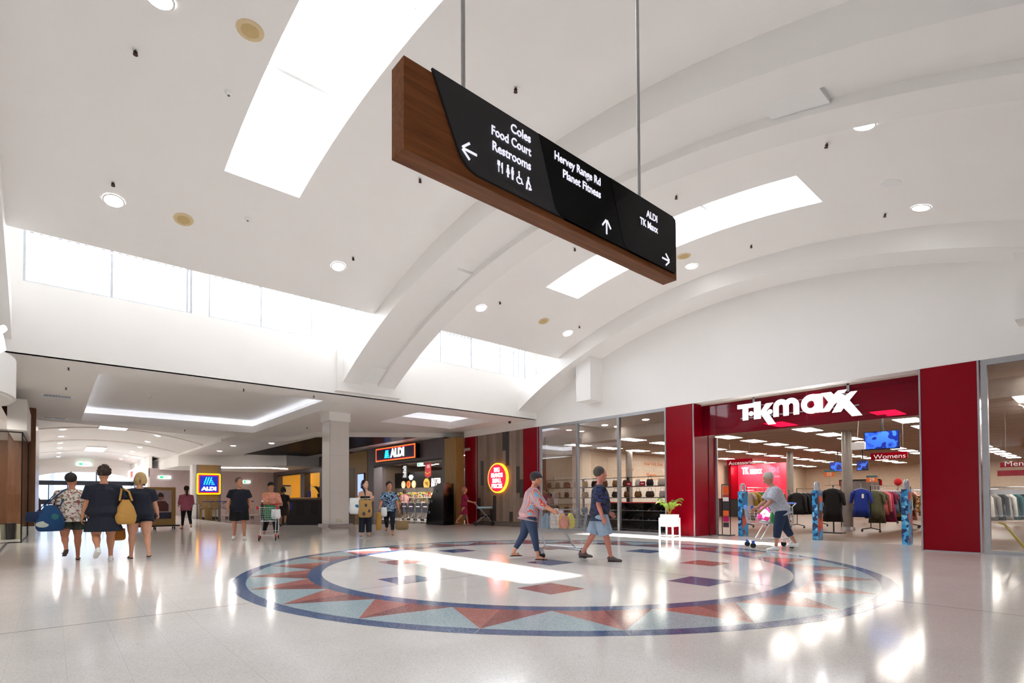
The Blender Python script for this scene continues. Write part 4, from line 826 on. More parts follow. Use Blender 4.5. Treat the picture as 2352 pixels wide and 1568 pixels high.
MB().tube([(-.84, 6, .02), (-.93, 20.3, .02), (-.64, 20.35, .02), (-.6, 23.88, .02)], .02, 4).build('floor_channel', blackm, t)
MB().tube([(-.93, 20.3, 3.11), (-.64, 20.35, 3.11), (-.6, 23.88, 3.11)], .02, 4).build('head_channel', blackm, t)
st(MB().box(-8, -7.8, 5, 33, 0, 4.3).build('wall_left', mat('left_shop_wall', 'A08468', .6))); st(MB().box(-8, -2.6, 24.2, 24.4, 0, 4.3).build('wall_back', brown))
st(MB().quad((-8, 5, 3.5), (-.95, 5, 3.5), (-.95, 23.8, 3.5), (-8, 23.8, 3.5)).build('ceiling', ceilm))
k = 0
for y in (10, 13, 19, 22):
    for x in (-3, -1.6): downlight(x, y, 3.48, 'round downlight in the left glass shop, %s of the %s row from the front' % ('outer' if x == -3 else 'inner', ORD[k//2]), 'left shop downlights', power=22); k += 1
t = thing('shop_bin', 'dark round bin with a cream drum beside it behind the left glass', 'bin', (-.85, 22.4, 0)); MB().lathe([(.16, 0), (.18, .5)], (-1.0, 22.4, 0), 16).build('bin_body', black, t); MB().lathe([(.12, 0), (.12, .45)], (-.78, 22.6, 0), 14).build('drum', mat('cream_drum', 'D8D2B0', .5), t)
t = thing('canopy_sign', 'white curved canopy with a glowing script letter at the left edge', 'sign', (-1.3, 14.2, 3.2))
cp = [(-.48+.0*i, 0) for i in range(0)]
ring_ = [(-1.55+1.0*math.cos(math.radians(a)), 14.3+1.6*math.sin(math.radians(a))) for a in range(-90, 91, 10)]
b = MB(); b.rings([[(x, y, 3.2) for x, y in ring_]+[(-3, 15.9, 3.2), (-3, 12.7, 3.2)], [(x, y, 3.95) for x, y in ring_]+[(-3, 15.9, 3.95), (-3, 12.7, 3.95)]]); b.build('canopy', white, t, smooth=True)
b = MB(); b.rings([[(-1.55+(x+1.55)*.94, 14.3+(y-14.3)*.94, 3.15) for x, y in ring_]+[(-3, 15.7, 3.15), (-3, 12.9, 3.15)], [(-1.55+(x+1.55)*.94, 14.3+(y-14.3)*.94, 3.21) for x, y in ring_]+[(-3, 15.7, 3.21), (-3, 12.9, 3.21)]]); b.build('soffit_disc', white, t)
MB().tube([(-.72, 13.6, 4.36), (-.7, 13.7, 4.42), (-.7, 13.5, 4.4), (-.76, 13.3, 4.3), (-.73, 13.5, 4.18), (-.71, 13.65, 4.02), (-.76, 13.4, 3.92), (-.8, 13.1, 3.97)], .045, 8).build('script_letter', lit, t); MB().box(-.9, -.82, 12.6, 14, 3.95, 4.0).build('letter_rail', white, t)

# ------------------------------------------------------------ corridor fittings
for k, y in enumerate((34.3, 38.2, 42.1, 46.1, 50.4, 54.6)):
    for x, s_ in ((.35, 'left'), (4.35, 'right')): downlight(x, y, cz(x)+(.08 if y < 40 else .04 if y < 49 else 0)-.01, '%s downlight from the near end in the %s row of the corridor vault' % (ORD[k], s_), 'corridor downlights', power=12)
t = thing('shop_fascia_sign', 'white fascia board with a red and yellow emblem at the corridor right', 'sign', (5.3, 55, 3))
MB().box(5.1, 5.35, 48, 57.8, 2.85, 3.75).build('board', emit('fascia_white', 'F0EEF0', .5), t)
b = MB(); b.ell((5.08, 55.6, 3.3), (.03, .45, .3)); b.build('yellow_emblem', emit('emblem_yellow', 'FFB020', 1.2), t); b = MB(); b.prism([(0, -.3), (1.4, -.2), (1.3, .0), (1.5, .25), (.2, .3)], (5.07, 55.3, 3.3), YN, ZP, .02); b.build('red_emblem', emit('emblem_red', 'F02038', 1.0), t)
t = thing('corridor_shop', 'glass shop front with grey frames under the white fascia board', 'shop front', (5.4, 53, 0)); MB().box(5.3, 5.4, 48, 57.8, 2.75, 2.85).box(5.3, 5.4, 48, 48.1, 0, 2.75).build('frame', alu, t)
for y in (50.4, 52.8, 55.3): MB().box(5.3, 5.4, y-.04, y+.04, 0, 2.75).build('post', alu, t)
for y in (48.1, 50.44, 52.84, 55.34): MB().quad((5.35, y, 0), (5.35, y+2.3, 0), (5.35, y+2.3, 2.75), (5.35, y, 2.75)).build('pane', clear, t)
MB().box(5.9, 6.0, 48, 57.8, 0, 2.8).build('interior_back', mat('dim_interior', '55505A', .6), t)
st(MB().box(5.3, 5.5, 46.7, 48, 0, 3.5).box(5.35, 5.55, 46.7, 58, 2.85, 4.9).build('wall_right', white))
t = thing('coat_rail', 'rail of dark and red coats along the left corridor wall', 'clothes rack', (-.6, 44, 0)); MB().tube([(-.75, 43, 0), (-.75, 43, 1.5), (-.75, 46, 1.5), (-.75, 46, 0)], .02, 6).build('rail', blackm, t)
for k in range(7):
    c = ['1E1E22', '2A2A30', '8A1428', '3A2A2A', 'A01830', '22242A', '2E2A2A'][k]; MB().tube([(-.75, 43.2+k*.4, 1.42), (-.75, 43.2+k*.4, 1.2), (-.75, 43.2+k*.4, .45)], [(.12, .04), (.24, .08), (.27, .1)], 10).build('coat', mat('coat_%s' % c, c, .8), t)
for i, (x, y, c) in enumerate(((4.6, 56, 'B03A46'), (.0, 52, '3A3A42'), (2.6, 56.5, '606878'))): 
    t = thing('cafe_chair', 'slim dark chair %s near the corridor doors' % ['by the fascia shop', 'by the left wall', 'in the middle'][i], 'chair', (x, y, 0), 'corridor chairs'); MB().box(x-.2, x+.2, y-.2, y+.2, .43, .46).build('seat', black, t); MB().box(x-.2, x+.2, y+.18, y+.2, .46, .85).build('backrest', black, t)
    for a in (-.18, .18):
        for c_ in (-.18, .18): MB().tube([(x+a, y+c_, 0), (x+a, y+c_, .44)], .014, 5).build('leg', blackm, t)

for i, (x, y) in enumerate(((7.4, 31.5), (8.6, 28.9), (7.6, 35.5), (10.0, 39.6))): downlight(x, y, 4.09 if i < 3 else 3.39, 'round downlight in the white ceiling %s' % ['beside the slatted field, nearer left', 'in front of the slatted field corner', 'before the bulkhead', 'behind the bulkhead'][i], 'forecourt downlights', power=22)
# ------------------------------------------------------------ fittings of the vault and low ceilings
def nrm(y): return (0, (y-YC)/RC, (vz(y)-ZC)/RC)
for i, (x, y) in enumerate(((.79, 11.74), (4.94, 11.74), (9.1, 11.74), (12.67, 11.74), (12.7, 7.3), (12.5, 2.39), (9.05, 2.39), (.93, 7.54))):
    downlight(x, y, vz(y)-.004, 'round vault downlight '+['at the far left above the first clerestory window', 'left of the twin beam above the clerestory', 'right of the twin beam above the clerestory', 'beside the right beam above the clerestory', 'beside the right beam, behind the hanging sign', 'nearest the right beam, high at the right', 'nearest the twin beam, high at the right', 'at the top edge left of the near skylight'][i], 'vault downlights', .14, nrm(y))
def disc(name, label, cat, grp, x, y, parts, z=None):
    t = thing(name, label, cat, (x, y, vz(y) if z is None else z), grp, local=True)
    for nm, pr, m in parts: MB().lathe(pr, n=18).build(nm, m, t, smooth=True)
    if z is None: t.rotation_euler = V(nrm(y)).to_track_quat('Z', 'Y').to_euler()
    return t
spm = mat('yellowed_plastic', 'DCC79C', .5); spm2 = mat('yellowed_grille', 'CDB17C', .6)
for i, (x, y, old) in enumerate(((1.89, 7.31, 1), (1.86, 11.7, 1), (11.36, 11.52, 1), (12.02, 7.13, 1), (11.2, 2.57, 0))):
    disc('ceiling_speaker', ['large yellowed round speaker left of the near skylight', 'yellowed round speaker above the first clerestory windows', 'yellowed round speaker before the right beam', 'pale yellow round speaker right of the hanging sign', 'white round speaker right of the far skylight'][i], 'speaker', 'ceiling speakers', x, y, (('rim', [(.17, .0), (.165, -.012), (.11, -.014)], spm if old else whitep), ('grille', [(.11, -.008), (.11, -.016)], spm2 if old else whitep)))
spk = mat('sprinkler_brass', '4A3226', .5, .4)
pos = ['left of the near skylight', 'above the far left downlight', 'left of the twin beam', 'right of the twin beam', 'by the right beam near the clerestory', 'behind the left end of the hanging sign', 'below the hanging sign', 'under the right end of the hanging sign', 'between the two sign rods and the far skylight', 'beside the right beam, mid vault', 'right of the twin beam, high right', 'by the right beam, high right']
for i, (x, y) in enumerate(((.79, 8.53), (.75, 11.32), (5.11, 11.33), (9.41, 11.29), (12.7, 11.27), (5.12, 5.75), (5.17, 8.53), (9.45, 8.51), (9.42, 5.74), (12.66, 5.71), (9.32, 2.97), (12.54, 2.97))):
    disc('sprinkler', 'small dark sprinkler head in the vault, '+pos[i], 'sprinkler', 'vault sprinklers', x, y, (('escutcheon', [(.035, 0), (.035, -.008)], whitep), ('head', [(.012, -.006), (.014, -.03), (.026, -.034), (.026, -.042), (.006, -.05), (.03, -.07), (.03, -.075)], spk)))
for i, (x, y) in enumerate(((.27, 16.06), (.27, 18.97), (4.04, 16.1), (5.9, 15.8), (4.43, 27.2), (8.6, 20.5), (8.3, 23))):
    disc('sprinkler', 'small sprinkler head in the low ceiling, '+['nearest left, before the coffer', 'left of the coffer', 'in front of the coffer edge', 'right front of the coffer', 'behind the coffer', 'beyond the column', 'left of the slatted field'][i], 'sprinkler', 'low ceiling sprinklers', x, y, (('escutcheon', [(.035, 0), (.035, -.008)], whitep), ('head', [(.012, -.006), (.014, -.03), (.026, -.034), (.006, -.05), (.03, -.07)], spk)), 4.3)
for i, (x, y, z) in enumerate(((1.92, 8.54, None), (2.86, 11.18, None), (2.57, 22.3, 4.85))):
    disc('smoke_detector', 'white round smoke detector '+['beside the near skylight', 'above the second clerestory window', 'inside the large coffer'][i], 'smoke detector', 'smoke detectors', x, y, (('base', [(.055, 0), (.055, -.02)], whitep), ('head', [(.045, -.02), (.04, -.045), (.015, -.05)], whitep), ('sensor', [(.02, -.05), (.012, -.06)], mat('grey_sensor', '6A6A6E', .5))), z)
for i, (x, y) in enumerate(((.1, 20.72), (.06, 26.4))):
    t = thing('air_vent', 'narrow slotted air vent in the low ceiling, %s' % ('nearer one', 'farther one')[i], 'vent', (x, y, 4.29), 'air vents'); MB().box(x-.38, x+.38, y-.2, y+.2, 4.285, 4.3).build('frame', whitep, t); MB().box(x-.3, x+.3, y-.14, y+.14, 4.28, 4.286).build('slot', blackm, t)
    for k in range(9): MB().box(x-.28+k*.07, x-.25+k*.07, y-.14, y+.14, 4.272, 4.28).build('louvre', alu, t)
# ------------------------------------------------------------ people: one continuous skin surface each, clothes and hair as parts
def remesh(mb, vox, it=2):
    me = bpy.data.meshes.new('tmp'); me.from_pydata([tuple(q) for q in mb.v], [], mb.f)
    bm = bmesh.new(); bm.from_mesh(me); bmesh.ops.recalc_face_normals(bm, faces=bm.faces); bm.to_mesh(me); bm.free()
    o = bpy.data.objects.new('tmp', me); COL.objects.link(o)
    m = o.modifiers.new('r', 'REMESH'); m.mode = 'VOXEL'; m.voxel_size = vox
    if it: s_ = o.modifiers.new('s', 'SMOOTH'); s_.iterations = it; s_.factor = .5
    bpy.context.view_layer.update()
    r = bpy.data.meshes.new_from_object(o.evaluated_get(bpy.context.evaluated_depsgraph_get()))
    bpy.data.objects.remove(o); bpy.data.meshes.remove(me)
    for p in r.polygons: p.use_smooth = True
    return r
def rx(a): return Mx.Rotation(a, 3, 'X')
def ry(a): return Mx.Rotation(a, 3, 'Y')
def rzm(a): return Mx.Rotation(a, 3, 'Z')
eyew = mat('eye_white', 'E8E4E0', .2); irism = mat('eye_dark', '1E1410', .2); lipm = mat('lips', 'A85A54', .5)
def sect(b, frame, secs, n=18, k=0, grow=0):     # loft of ellipses given as (z, rx, ry, yoff)
    R = []
    for z, a, c, *yo in secs:
        y0 = yo[0] if yo else 0
        R.append([frame @ V((( a+grow)*math.cos(2*PI*i/n), (c+grow)*math.sin(2*PI*i/n)+y0, z)) for i in range(n)])
    b.rings(R)
def person(label, loc, rz, H=1.7, g=1.0, skin='C99274', lean=0, legs=((.1, .05, .03), (-.1, .1, .03)), arms=((.1, .12, .2), (-.1, .12, .2)), yaw=0, pitch=0, hair=('short', '2A1E18'), top=None, bottom=None, shoes=('shoe', 'EEEEEE'), belly=0, name='person'):
    s = H/1.7; J = {}
    root = bpy.data.objects.new(name, None); COL.objects.link(root); root.empty_display_size = .1; tag(root, label, 'person')
    sk = mat('skin_'+skin, skin, .5, var=.04, scale=14)
    P0 = V((0, 0, .92)); T = rx(-lean)
    tf = lambda v: P0+T @ (V(v))
    cl = MB(); body = MB()
    tors = [(-.1, .12*g, .1*g), (-.02, .168*g, .125*g, -.01), (.1, .145*g, .11*g+belly*.5, belly*.4), (.2, .138*g, .105*g+belly*.5, belly*.4), (.32, .155*g, .115*g, .01), (.4, .152*(.5+.5*g), .1*g), (.46, .118, .082), (.5, .08, .065), (.535, .056, .056, .005), (.62, .05, .052, .02)]
    class Fr:
        def __matmul__(s_, v): return tf(v)
    sect(body, Fr(), tors)
    # head
    hp = tf((0, .025, .69)); HM = (T @ rzm(yaw) @ rx(pitch))*1.1
    class Hf:
        def __matmul__(s_, v): return hp+HM @ V(v)
    sect(body, Hf(), [(-.118, .022, .03, .045), (-.105, .042, .055, .03), (-.07, .06, .08, .01), (-.02, .07, .092, 0), (.03, .074, .097, -.005), (.075, .066, .088, -.008), (.105, .042, .06, -.01), (.118, .012, .02, -.01)], 16)
    hv = lambda v: hp+HM @ V(v)
    body.tube([hv((0, .085, .02)), hv((0, .108, -.018)), hv((0, .09, -.03))], [.008, .015, .01], 6)
    for sx in (-1, 1): body.ell(hv((sx*.074, -.005, -.005)), (.01, .02, .03), 8, 6)
    # arms, hands with five fingers
    for i, sx in enumerate((-1, 1)):
        a, bb, e = arms[i][:3]; tw = arms[i][3] if len(arms[i]) > 3 else 0
        sh = tf((sx*.158*(.55+.45*g), 0, .415)); R1 = T @ ry(-sx*bb) @ rx(a); u = R1 @ V((0, 0, -1)); el = sh+u*.28
        R2 = T @ ry(-sx*bb+sx*tw) @ rx(a+e); f = R2 @ V((0, 0, -1)); wr = el+f*.245; J['sh%d' % i] = sh; J['el%d' % i] = el; J['wr%d' % i] = wr
        body.tube([tf((sx*.09, 0, .43)), sh, sh+u*.12, el, el+f*.09, wr], [.06*g, .055*g, .05*g, .04*(.5+.5*g), .041*(.5+.5*g), .027], 10)
        fwd = (R2 @ V((0, 1, 0))).normalized(); nin = f.cross(fwd)*(1 if sx > 0 else -1)
        nin = -nin if nin.dot(T @ V((-sx, 0, 0))) < 0 else nin
        body.tube([wr-f*.01, wr+f*.03, wr+f*.085], [(.026, .018), (.036, .017), (.038, .014)], 10, ref=tuple(nin))
        for k, (off, ln) in enumerate(((.03, .068), (.011, .078), (-.009, .072), (-.028, .056))):
            p = wr+f*.078+fwd*off; d1 = (f+nin*.35).normalized(); d2 = (f*.55+nin*.85).normalized()
            q = p+d1*ln*.45; q2 = q+d2*ln*.35; body.tube([p-f*.02, p, q, q2, q2+(d2*.6+nin*.5)*ln*.25], [.009, .0092, .0088, .008, .0065], 6)
        p = wr+f*.025+fwd*.03; body.tube([p-fwd*.012, p+fwd*.012+f*.012, p+fwd*.026+f*.036+nin*.012, p+fwd*.024+f*.058+nin*.024], [.012, .0115, .0098, .0075], 6)
        J['hand%d' % i] = wr+f*.09+nin*.025
    # legs
    low = 9
    for i, sx in enumerate((-1, 1)):
        a, kn, ab = legs[i][:3]
        hpj = P0+V((sx*.088*(.6+.4*g), 0, -.04)); d = ry(-sx*ab) @ rx(a) @ V((0, 0, -1)); kj = hpj+d*.41; d2 = ry(-sx*ab) @ rx(a-kn) @ V((0, 0, -1)); aj = kj+d2*.40
        ft = rx((a-kn)*.55) @ V((0, 1, 0)) if kn > .5 else V((0, 1, 0)); ft = (rzm(-sx*.12) @ ft).normalized()
        J['hip%d' % i], J['kn%d' % i], J['an%d' % i], J['ft%d' % i] = hpj, kj, aj, ft
        body.tube([hpj+V((0, 0, .06)), hpj, hpj+d*.15, hpj+d*.3, kj, kj+d2*.1, kj+d2*.25, aj], [.085*g, .092*g, .08*g, .064*g, .052*(.5+.5*g), .054*(.5+.5*g), .04, .033], 12)
        dn = ft.cross(V((1, 0, 0))); dn = V((0, 0, -1)) if abs(ft.z) < .2 else -abs(1)*(V((1, 0, 0)).cross(ft)).normalized()
        body.tube([aj-ft*.035+dn*.035, aj+dn*.03+ft*.02, aj+ft*.1+dn*.048, aj+ft*.165+dn*.056], [(.03, .03), (.034, .036), (.038, .022), (.03, .014)], 10, ref=(0, 0, 1))
        J['dn%d' % i] = dn
        for pt in (aj+dn*.075-ft*.04, aj+dn*.075+ft*.17): low = min(low, pt.z)
    sh_ = V((0, 0, -low))
    M = Mx.Translation(sh_*s) @ Mx.Diagonal((s, s, s, 1))
    def fin(mb, nm, m, vox, it=2):
        mb.xf(M); return link(nm, remesh(mb, vox, it), m, root)
    fin(body, 'body', sk, .0078*s, 2)
    for i, sx in enumerate((-1, 1)):
        MB().ell(hv((sx*.03, .083, .012)), (.011, .008, .008), 8, 6).xf(M).build('eye', eyew, root, smooth=True); MB().ell(hv((sx*.03, .0885, .012)), (.005, .004, .005), 8, 6).xf(M).build('iris', irism, root)
        MB().tube([hv((sx*.015, .092, .03)), hv((sx*.03, .091, .034)), hv((sx*.046, .08, .03))], .004, 5).xf(M).build('eyebrow', mat('hair_'+hair[1], hair[1], .7), root)
    MB().tube([hv((-.022, .083, -.058)), hv((0, .09, -.056)), hv((.022, .083, -.058))], [.003, .0065, .003], 6).xf(M).build('mouth', lipm, root)
    # clothes
    if top:
        c = MB(); zlo, flare, slv, m = top['z'], top.get('flare', .02), top['sleeve'], top['m']; neck = top.get('neck', .49)
        se = [q for q in tors if zlo <= q[0] < neck]
        base = min(tors, key=lambda q: abs(q[0]-max(zlo, -.02)))
        S_ = [(zlo, base[1]+flare+.012, base[2]+flare+.012, base[3] if len(base) > 3 else 0)] + [(q[0], q[1]+.024+flare*max(0, (.25-q[0])*1.5), q[2]+.024+flare*max(0, (.25-q[0])*1.5), q[3] if len(q) > 3 else 0) for q in se]
        if neck > .45: S_.append((neck+.014, .086, .078, 0))
        sect(c, Fr(), S_, 20)
        for i, sx in enumerate((-1, 1)):
            if slv <= 0: 
                continue
            sh, el, wr = J['sh%d' % i], J['el%d' % i], J['wr%d' % i]; k = top.get('loose', .018)
            pts = [tf((sx*.07, 0, .42)), sh+V((0, 0, .004))]; rr = [.066*g+.012, .056*g+k*.6+.012]
            if slv <= 1: pts.append(sh+(el-sh)*slv); rr.append(.052*g+k*1.1+.006)
            else: pts += [el, el+(wr-el)*(slv-1)]; rr += [.045*g+k, .036*g+k]
            c.tube(pts, rr, 12)
        fin(c, top.get('name', 'shirt'), m, .011*s, 3)
        if slv <= 0:                             # shoulder straps
            for sx in (-1, 1): MB().tube([tf((sx*.075, .085, .38)), tf((sx*.085, .03, .475)), tf((sx*.075, -.08, .36))], .007, 6).xf(M).build('strap', m, root)
    if bottom:
        c = MB(); kind, m = bottom['kind'], bottom['m']; k = bottom.get('loose', .02); e_ = bottom['to']
        if kind == 'skirt': sect(c, Fr(), [(e_, .2*g+k, .17*g+k), (-.1, .18*g+.015, .14*g+.012), (.02, .172*g+.01, .13*g+.01), (.12, .15*g+.01, .115*g+.01)], 20)
        else:
            sect(c, Fr(), [(-.12, .13*g, .115*g), (-.02, .172*g+.01, .13*g+.01, -.01), (.08, .152*g+.012, .118*g+.012+belly*.3, belly*.3), (.12, .148*g+.01, .113*g+.01+belly*.4, belly*.4)], 20)
            for i in (0, 1):
                h_, kj, aj = J['hip%d' % i], J['kn%d' % i], J['an%d' % i]; top_ = h_+V((0, 0, .05))
                if e_ <= 1: c.tube([top_, h_, h_+(kj-h_)*e_], [.095*g+.008, .098*g+.01, .085*g+k], 14)
                else: c.tube([top_, h_, h_+(kj-h_)*.5, kj, kj+(aj-kj)*(e_-1)], [.095*g+.008, .098*g+.01, .08*g+k*.7, .058*g+k*.8, .042+k], 14)
        fin(c, bottom.get('name', kind), m, .011*s, 2)
    # shoes
    kind, col = shoes; sm_ = mat('shoe_'+col, col, .6)
    for i in (0, 1):
        aj, ft, dn = J['an%d' % i], J['ft%d' % i], J['dn%d' % i]; b = MB()
        if kind == 'shoe':
            b.tube([aj-ft*.062+dn*.03, aj-ft*.03+dn*.02, aj+dn*.02+ft*.03, aj+ft*.1+dn*.043, aj+ft*.165+dn*.05, aj+ft*.2+dn*.056], [(.028, .03), (.039, .052), (.042, .05), (.046, .034), (.042, .026), (.02, .012)], 12, ref=(0, 0, 1))
            b.xf(M).build('shoe', sm_, root, smooth=True); MB().tube([aj-ft*.06+dn*.069, aj+ft*.05+dn*.069, aj+ft*.19+dn*.069], [(.036, .008), (.042, .008), (.03, .008)], 10, ref=(0, 0, 1)).xf(M).build('sole', mat('sole_pale' if col[0] in 'CDEF' else 'sole_dark', 'E6E2DC' if col[0] in 'CDEF' else '1C1815', .7), root)
        else:
            MB().tube([aj-ft*.06+dn*.07, aj+ft*.05+dn*.07, aj+ft*.185+dn*.07], [(.03, .009), (.04, .008), (.034, .008)], 10, ref=(0, 0, 1)).xf(M).build('sandal_sole', sm_, root)
            sd_ = ft.cross(V((0, 0, 1))).normalized(); MB().tube([aj+ft*.1+dn*.06+sd_*.042, aj+ft*.1+dn*.018, aj+ft*.1+dn*.06-sd_*.042], [(.016, .006)]*3, 8).xf(M).build('sandal_strap', sm_, root)
    # hair
    hk, hc = hair[:2]; hm = mat('hair_'+hc, hc, .6, var=.25, scale=30, bump=.4); b = MB(); rng = random.Random(len(label))
    up_ = .012 if hk != 'cap' else .0
    b.ell(hv((0, -.03, .034+up_)), (.09, .1, .1), 16, 10, HM)
    if hk in ('curly', 'afro'):
        for q in range(46):
            a, z = rng.uniform(0, 2*PI), rng.uniform(-.5, 1); r_ = math.sqrt(max(0, 1-z*z)); p = V((.08*r_*math.cos(a), -.03+.092*r_*math.sin(a), .04+.1*z))
            if p.y > .035 and p.z < .07: continue
            b.ell(hv(p), (.027,)*3, 8, 5)
    if hk in ('bob', 'blonde'):
        for q in range(18):
            a = rng.uniform(PI*.95, 2.05*PI); b.tube([hv((.078*math.cos(a), -.02+.085*math.sin(a), .05)), hv((.09*math.cos(a), -.02+.098*math.sin(a), -.02)), hv((.082*math.cos(a), -.02+.085*math.sin(a), -.085))], [.022, .026, .012], 7)
    if hk == 'long':
        for q in range(8): a = PI*(1.05+.9*q/7); b.tube([hv((.07*math.cos(a), -.03+.08*math.sin(a), .03)), hv((.085*math.cos(a), -.03+.09*math.sin(a), -.08)), hv((.075*math.cos(a), -.05+.07*math.sin(a), -.2))], [.03, .03, .018], 8)
    if hk in ('ponytail', 'sidetail'):
        if hk == 'ponytail': b.tube([hv((0, -.1, .05)), hv((0, -.14, .02)), hv((0, -.135, -.12)), hv((0, -.12, -.3))], [.03, .038, .034, .012], 9)
        else: b.tube([hv((-.02, -.1, 0)), hv((.07, -.05, -.09)), hv((.085, .06, -.17)), hv((.08, .085, -.33))], [.03, .03, .03, .012], 9)
    fin(b, 'hair', hm, .009*s, 1)
    if hk == 'cap':
        c = MB(); c.ell(hv((0, -.012, .06)), (.092, .105, .075), 18, 10, HM); c.tube([hv((0, .07, .055)), hv((0, .16, .04))], [(.07, .008), (.05, .006)], 12, ref=(0, 0, 1)); fin(c, 'cap', mat('cap_'+hair[2], hair[2], .7), .01*s, 2)
    root.location = loc; root.rotation_euler = (0, 0, rz)
    Wm = Mx.Translation(V(loc)) @ Mx.Rotation(rz, 4, 'Z') @ M
    return root, {k: Wm @ v for k, v in J.items() if k[:2] not in ('ft', 'dn')}
def cloth(nm, c): return mat('cloth_'+nm, c, .85, var=.08, scale=20)
def bag(name, label, c, rz, w, h, d, m, straps=(), hm=None, sag=.12, cat='bag', print_=None, taper=.86):   # soft bag hanging below c (its top centre)
    t = thing(name, label, cat, (c[0], c[1], c[2]-h), local=True, rz=rz); b = MB(); R = []
    for z, k, kd in ((h, taper, .35), (h*.96, taper*1.05, .45), (h*.7, taper+(1-taper)*.6, .85), (h*.35, 1.0, 1.0+sag), (h*.14, .96, .95), (h*.03, .82, .6), (0, .6, .35)):
        R.append([(w/2*k*math.copysign(abs(math.cos(a))**.75, math.cos(a)), d/2*kd*math.copysign(abs(math.sin(a))**.9, math.sin(a)), z) for a in [2*PI*i/20 for i in range(20)]])
    b.rings(R); b.build('bag_body', m, t, smooth=2)
    inv = (Mx.Translation((c[0], c[1], c[2]-h)) @ Mx.Rotation(rz, 4, 'Z')).inverted()
    for pts, r in straps: MB().tube([inv @ V(p) if len(p) == 3 and not isinstance(p[0], str) else V(p[1:]) for p in pts], r, 6).build('handle', hm or m, t, smooth=True)
    if print_:
        for (u, v, ru, rv, pm) in print_: MB().ell((u, -d/2*(1.0), v), (ru, .012, rv), 12, 6).build('print_patch', pm, t)
    return t
navy = cloth('navy', '101626'); blk = cloth('black', '0C0D10'); denim = cloth('denim', '22324E'); olive = cloth('olive', '2E352C')
floral = pattern('floral_print', ['D8CFC8', 'D8CFC8', 'C8BCB4', '7A7A52', '9C5A58', 'E2DAD4'], 38, .85)
# three women walking away at the left
p, J = person('person with short dark hair, white floral blouse and dark olive shorts walking away', (.3, 13.7, 0), .06, 1.68, 1.28, 'B97A5E', legs=((-.2, .85, .02), (.12, .05, .02)), arms=((.1, .25, .15), (-.05, .18, .15)), yaw=-.55, hair=('short', '15110F'), top=dict(z=-.14, flare=.03, sleeve=.75, m=floral, name='blouse', loose=.035), bottom=dict(kind='shorts', to=.62, m=olive, loose=.045), shoes=('sandal', '2A1614'))
s0 = J['sh0']; c = V((s0.x-.14, s0.y-.2, 1.02))
bag('tote_bag', 'blue slouchy tote bag slung behind the woman in the floral blouse', (c.x, c.y, c.z+.08), .1, .44, .5, .2, cloth('blue_tote', '14406E'), [([tuple(c+V((-.1, 0, .06))), tuple(s0+V((.06, -.1, .08))), tuple(s0+V((.12, .02, .11))), tuple(c+V((.14, 0, .06)))], .012)], None, .15, 'bag', [(-.12, .14, .1, .06, cloth('pale_print', 'B8C0B8')), (.06, .28, .06, .06, cloth('teal_print', '2A6A6E'))], taper=.4)
bag('weekend_bag', 'dark blue bag hanging at the left hip of the floral blouse woman', (c.x-.12, c.y+.05, .98), .1, .5, .2, .2, cloth('deep_blue', '0E2444'), [([(c.x-.2, c.y+.05, .97), tuple(s0+V((-.02, -.06, .07))), (c.x+.02, c.y+.05, .97)], .01)])
p, J = person('person with curly brown hair and a loose navy dress walking away, white sneakers', (.76, 12.9, 0), .04, 1.8, 1.4, 'BE8262', legs=((-.15, .85, .02), (.12, .05, .02)), arms=((.05, .2, .12), (.1, .3, .5)), hair=('curly', '33221A'), top=dict(z=-.36, flare=.05, sleeve=.72, m=navy, name='dress', loose=.03), shoes=('shoe', 'EDEDEA'))
s1 = J['sh1']; c = V((s1.x+.14, s1.y-.12, 1.2))
bag('shoulder_bag', 'mustard shoulder bag on the right shoulder of the navy dress woman', c, .15, .36, .48, .18, cloth('mustard', 'B98A45'), [([(c.x-.1, c.y, c.z-.02), (c.x-.07, c.y+.02, c.z+.2), tuple(s1+V((0, -.02, .075))), (c.x+.05, c.y+.05, c.z+.16), (c.x+.1, c.y, c.z-.02)], .018)], None, .2, taper=.35)
p, J = person('person with blonde hair, navy top and short navy shorts walking away in black sandals', (1.36, 13.2, 0), .0, 1.7, 1.38, 'D29A7C', legs=((.12, .05, .03), (-.2, .2, .05)), arms=((.0, .22, .25), (.3, .35, .35)), yaw=.4, hair=('blonde', 'B99A68'), top=dict(z=-.12, flare=.03, sleeve=.6, m=navy, name='top', loose=.035), bottom=dict(kind='shorts', to=.35, m=navy, loose=.04), shoes=('sandal', '15110F'))
h0 = J['hand0']; bag('hand_bag', 'tan brown handbag hanging between the navy dress woman and the blonde woman', (h0.x-.05, h0.y, h0.z-.12), .1, .26, .24, .12, cloth('tan', 'A0621F'), [([(h0.x-.12, h0.y, h0.z-.14), (h0.x-.02, h0.y, h0.z+.01), (h0.x+.03, h0.y, h0.z-.14)], .01)])
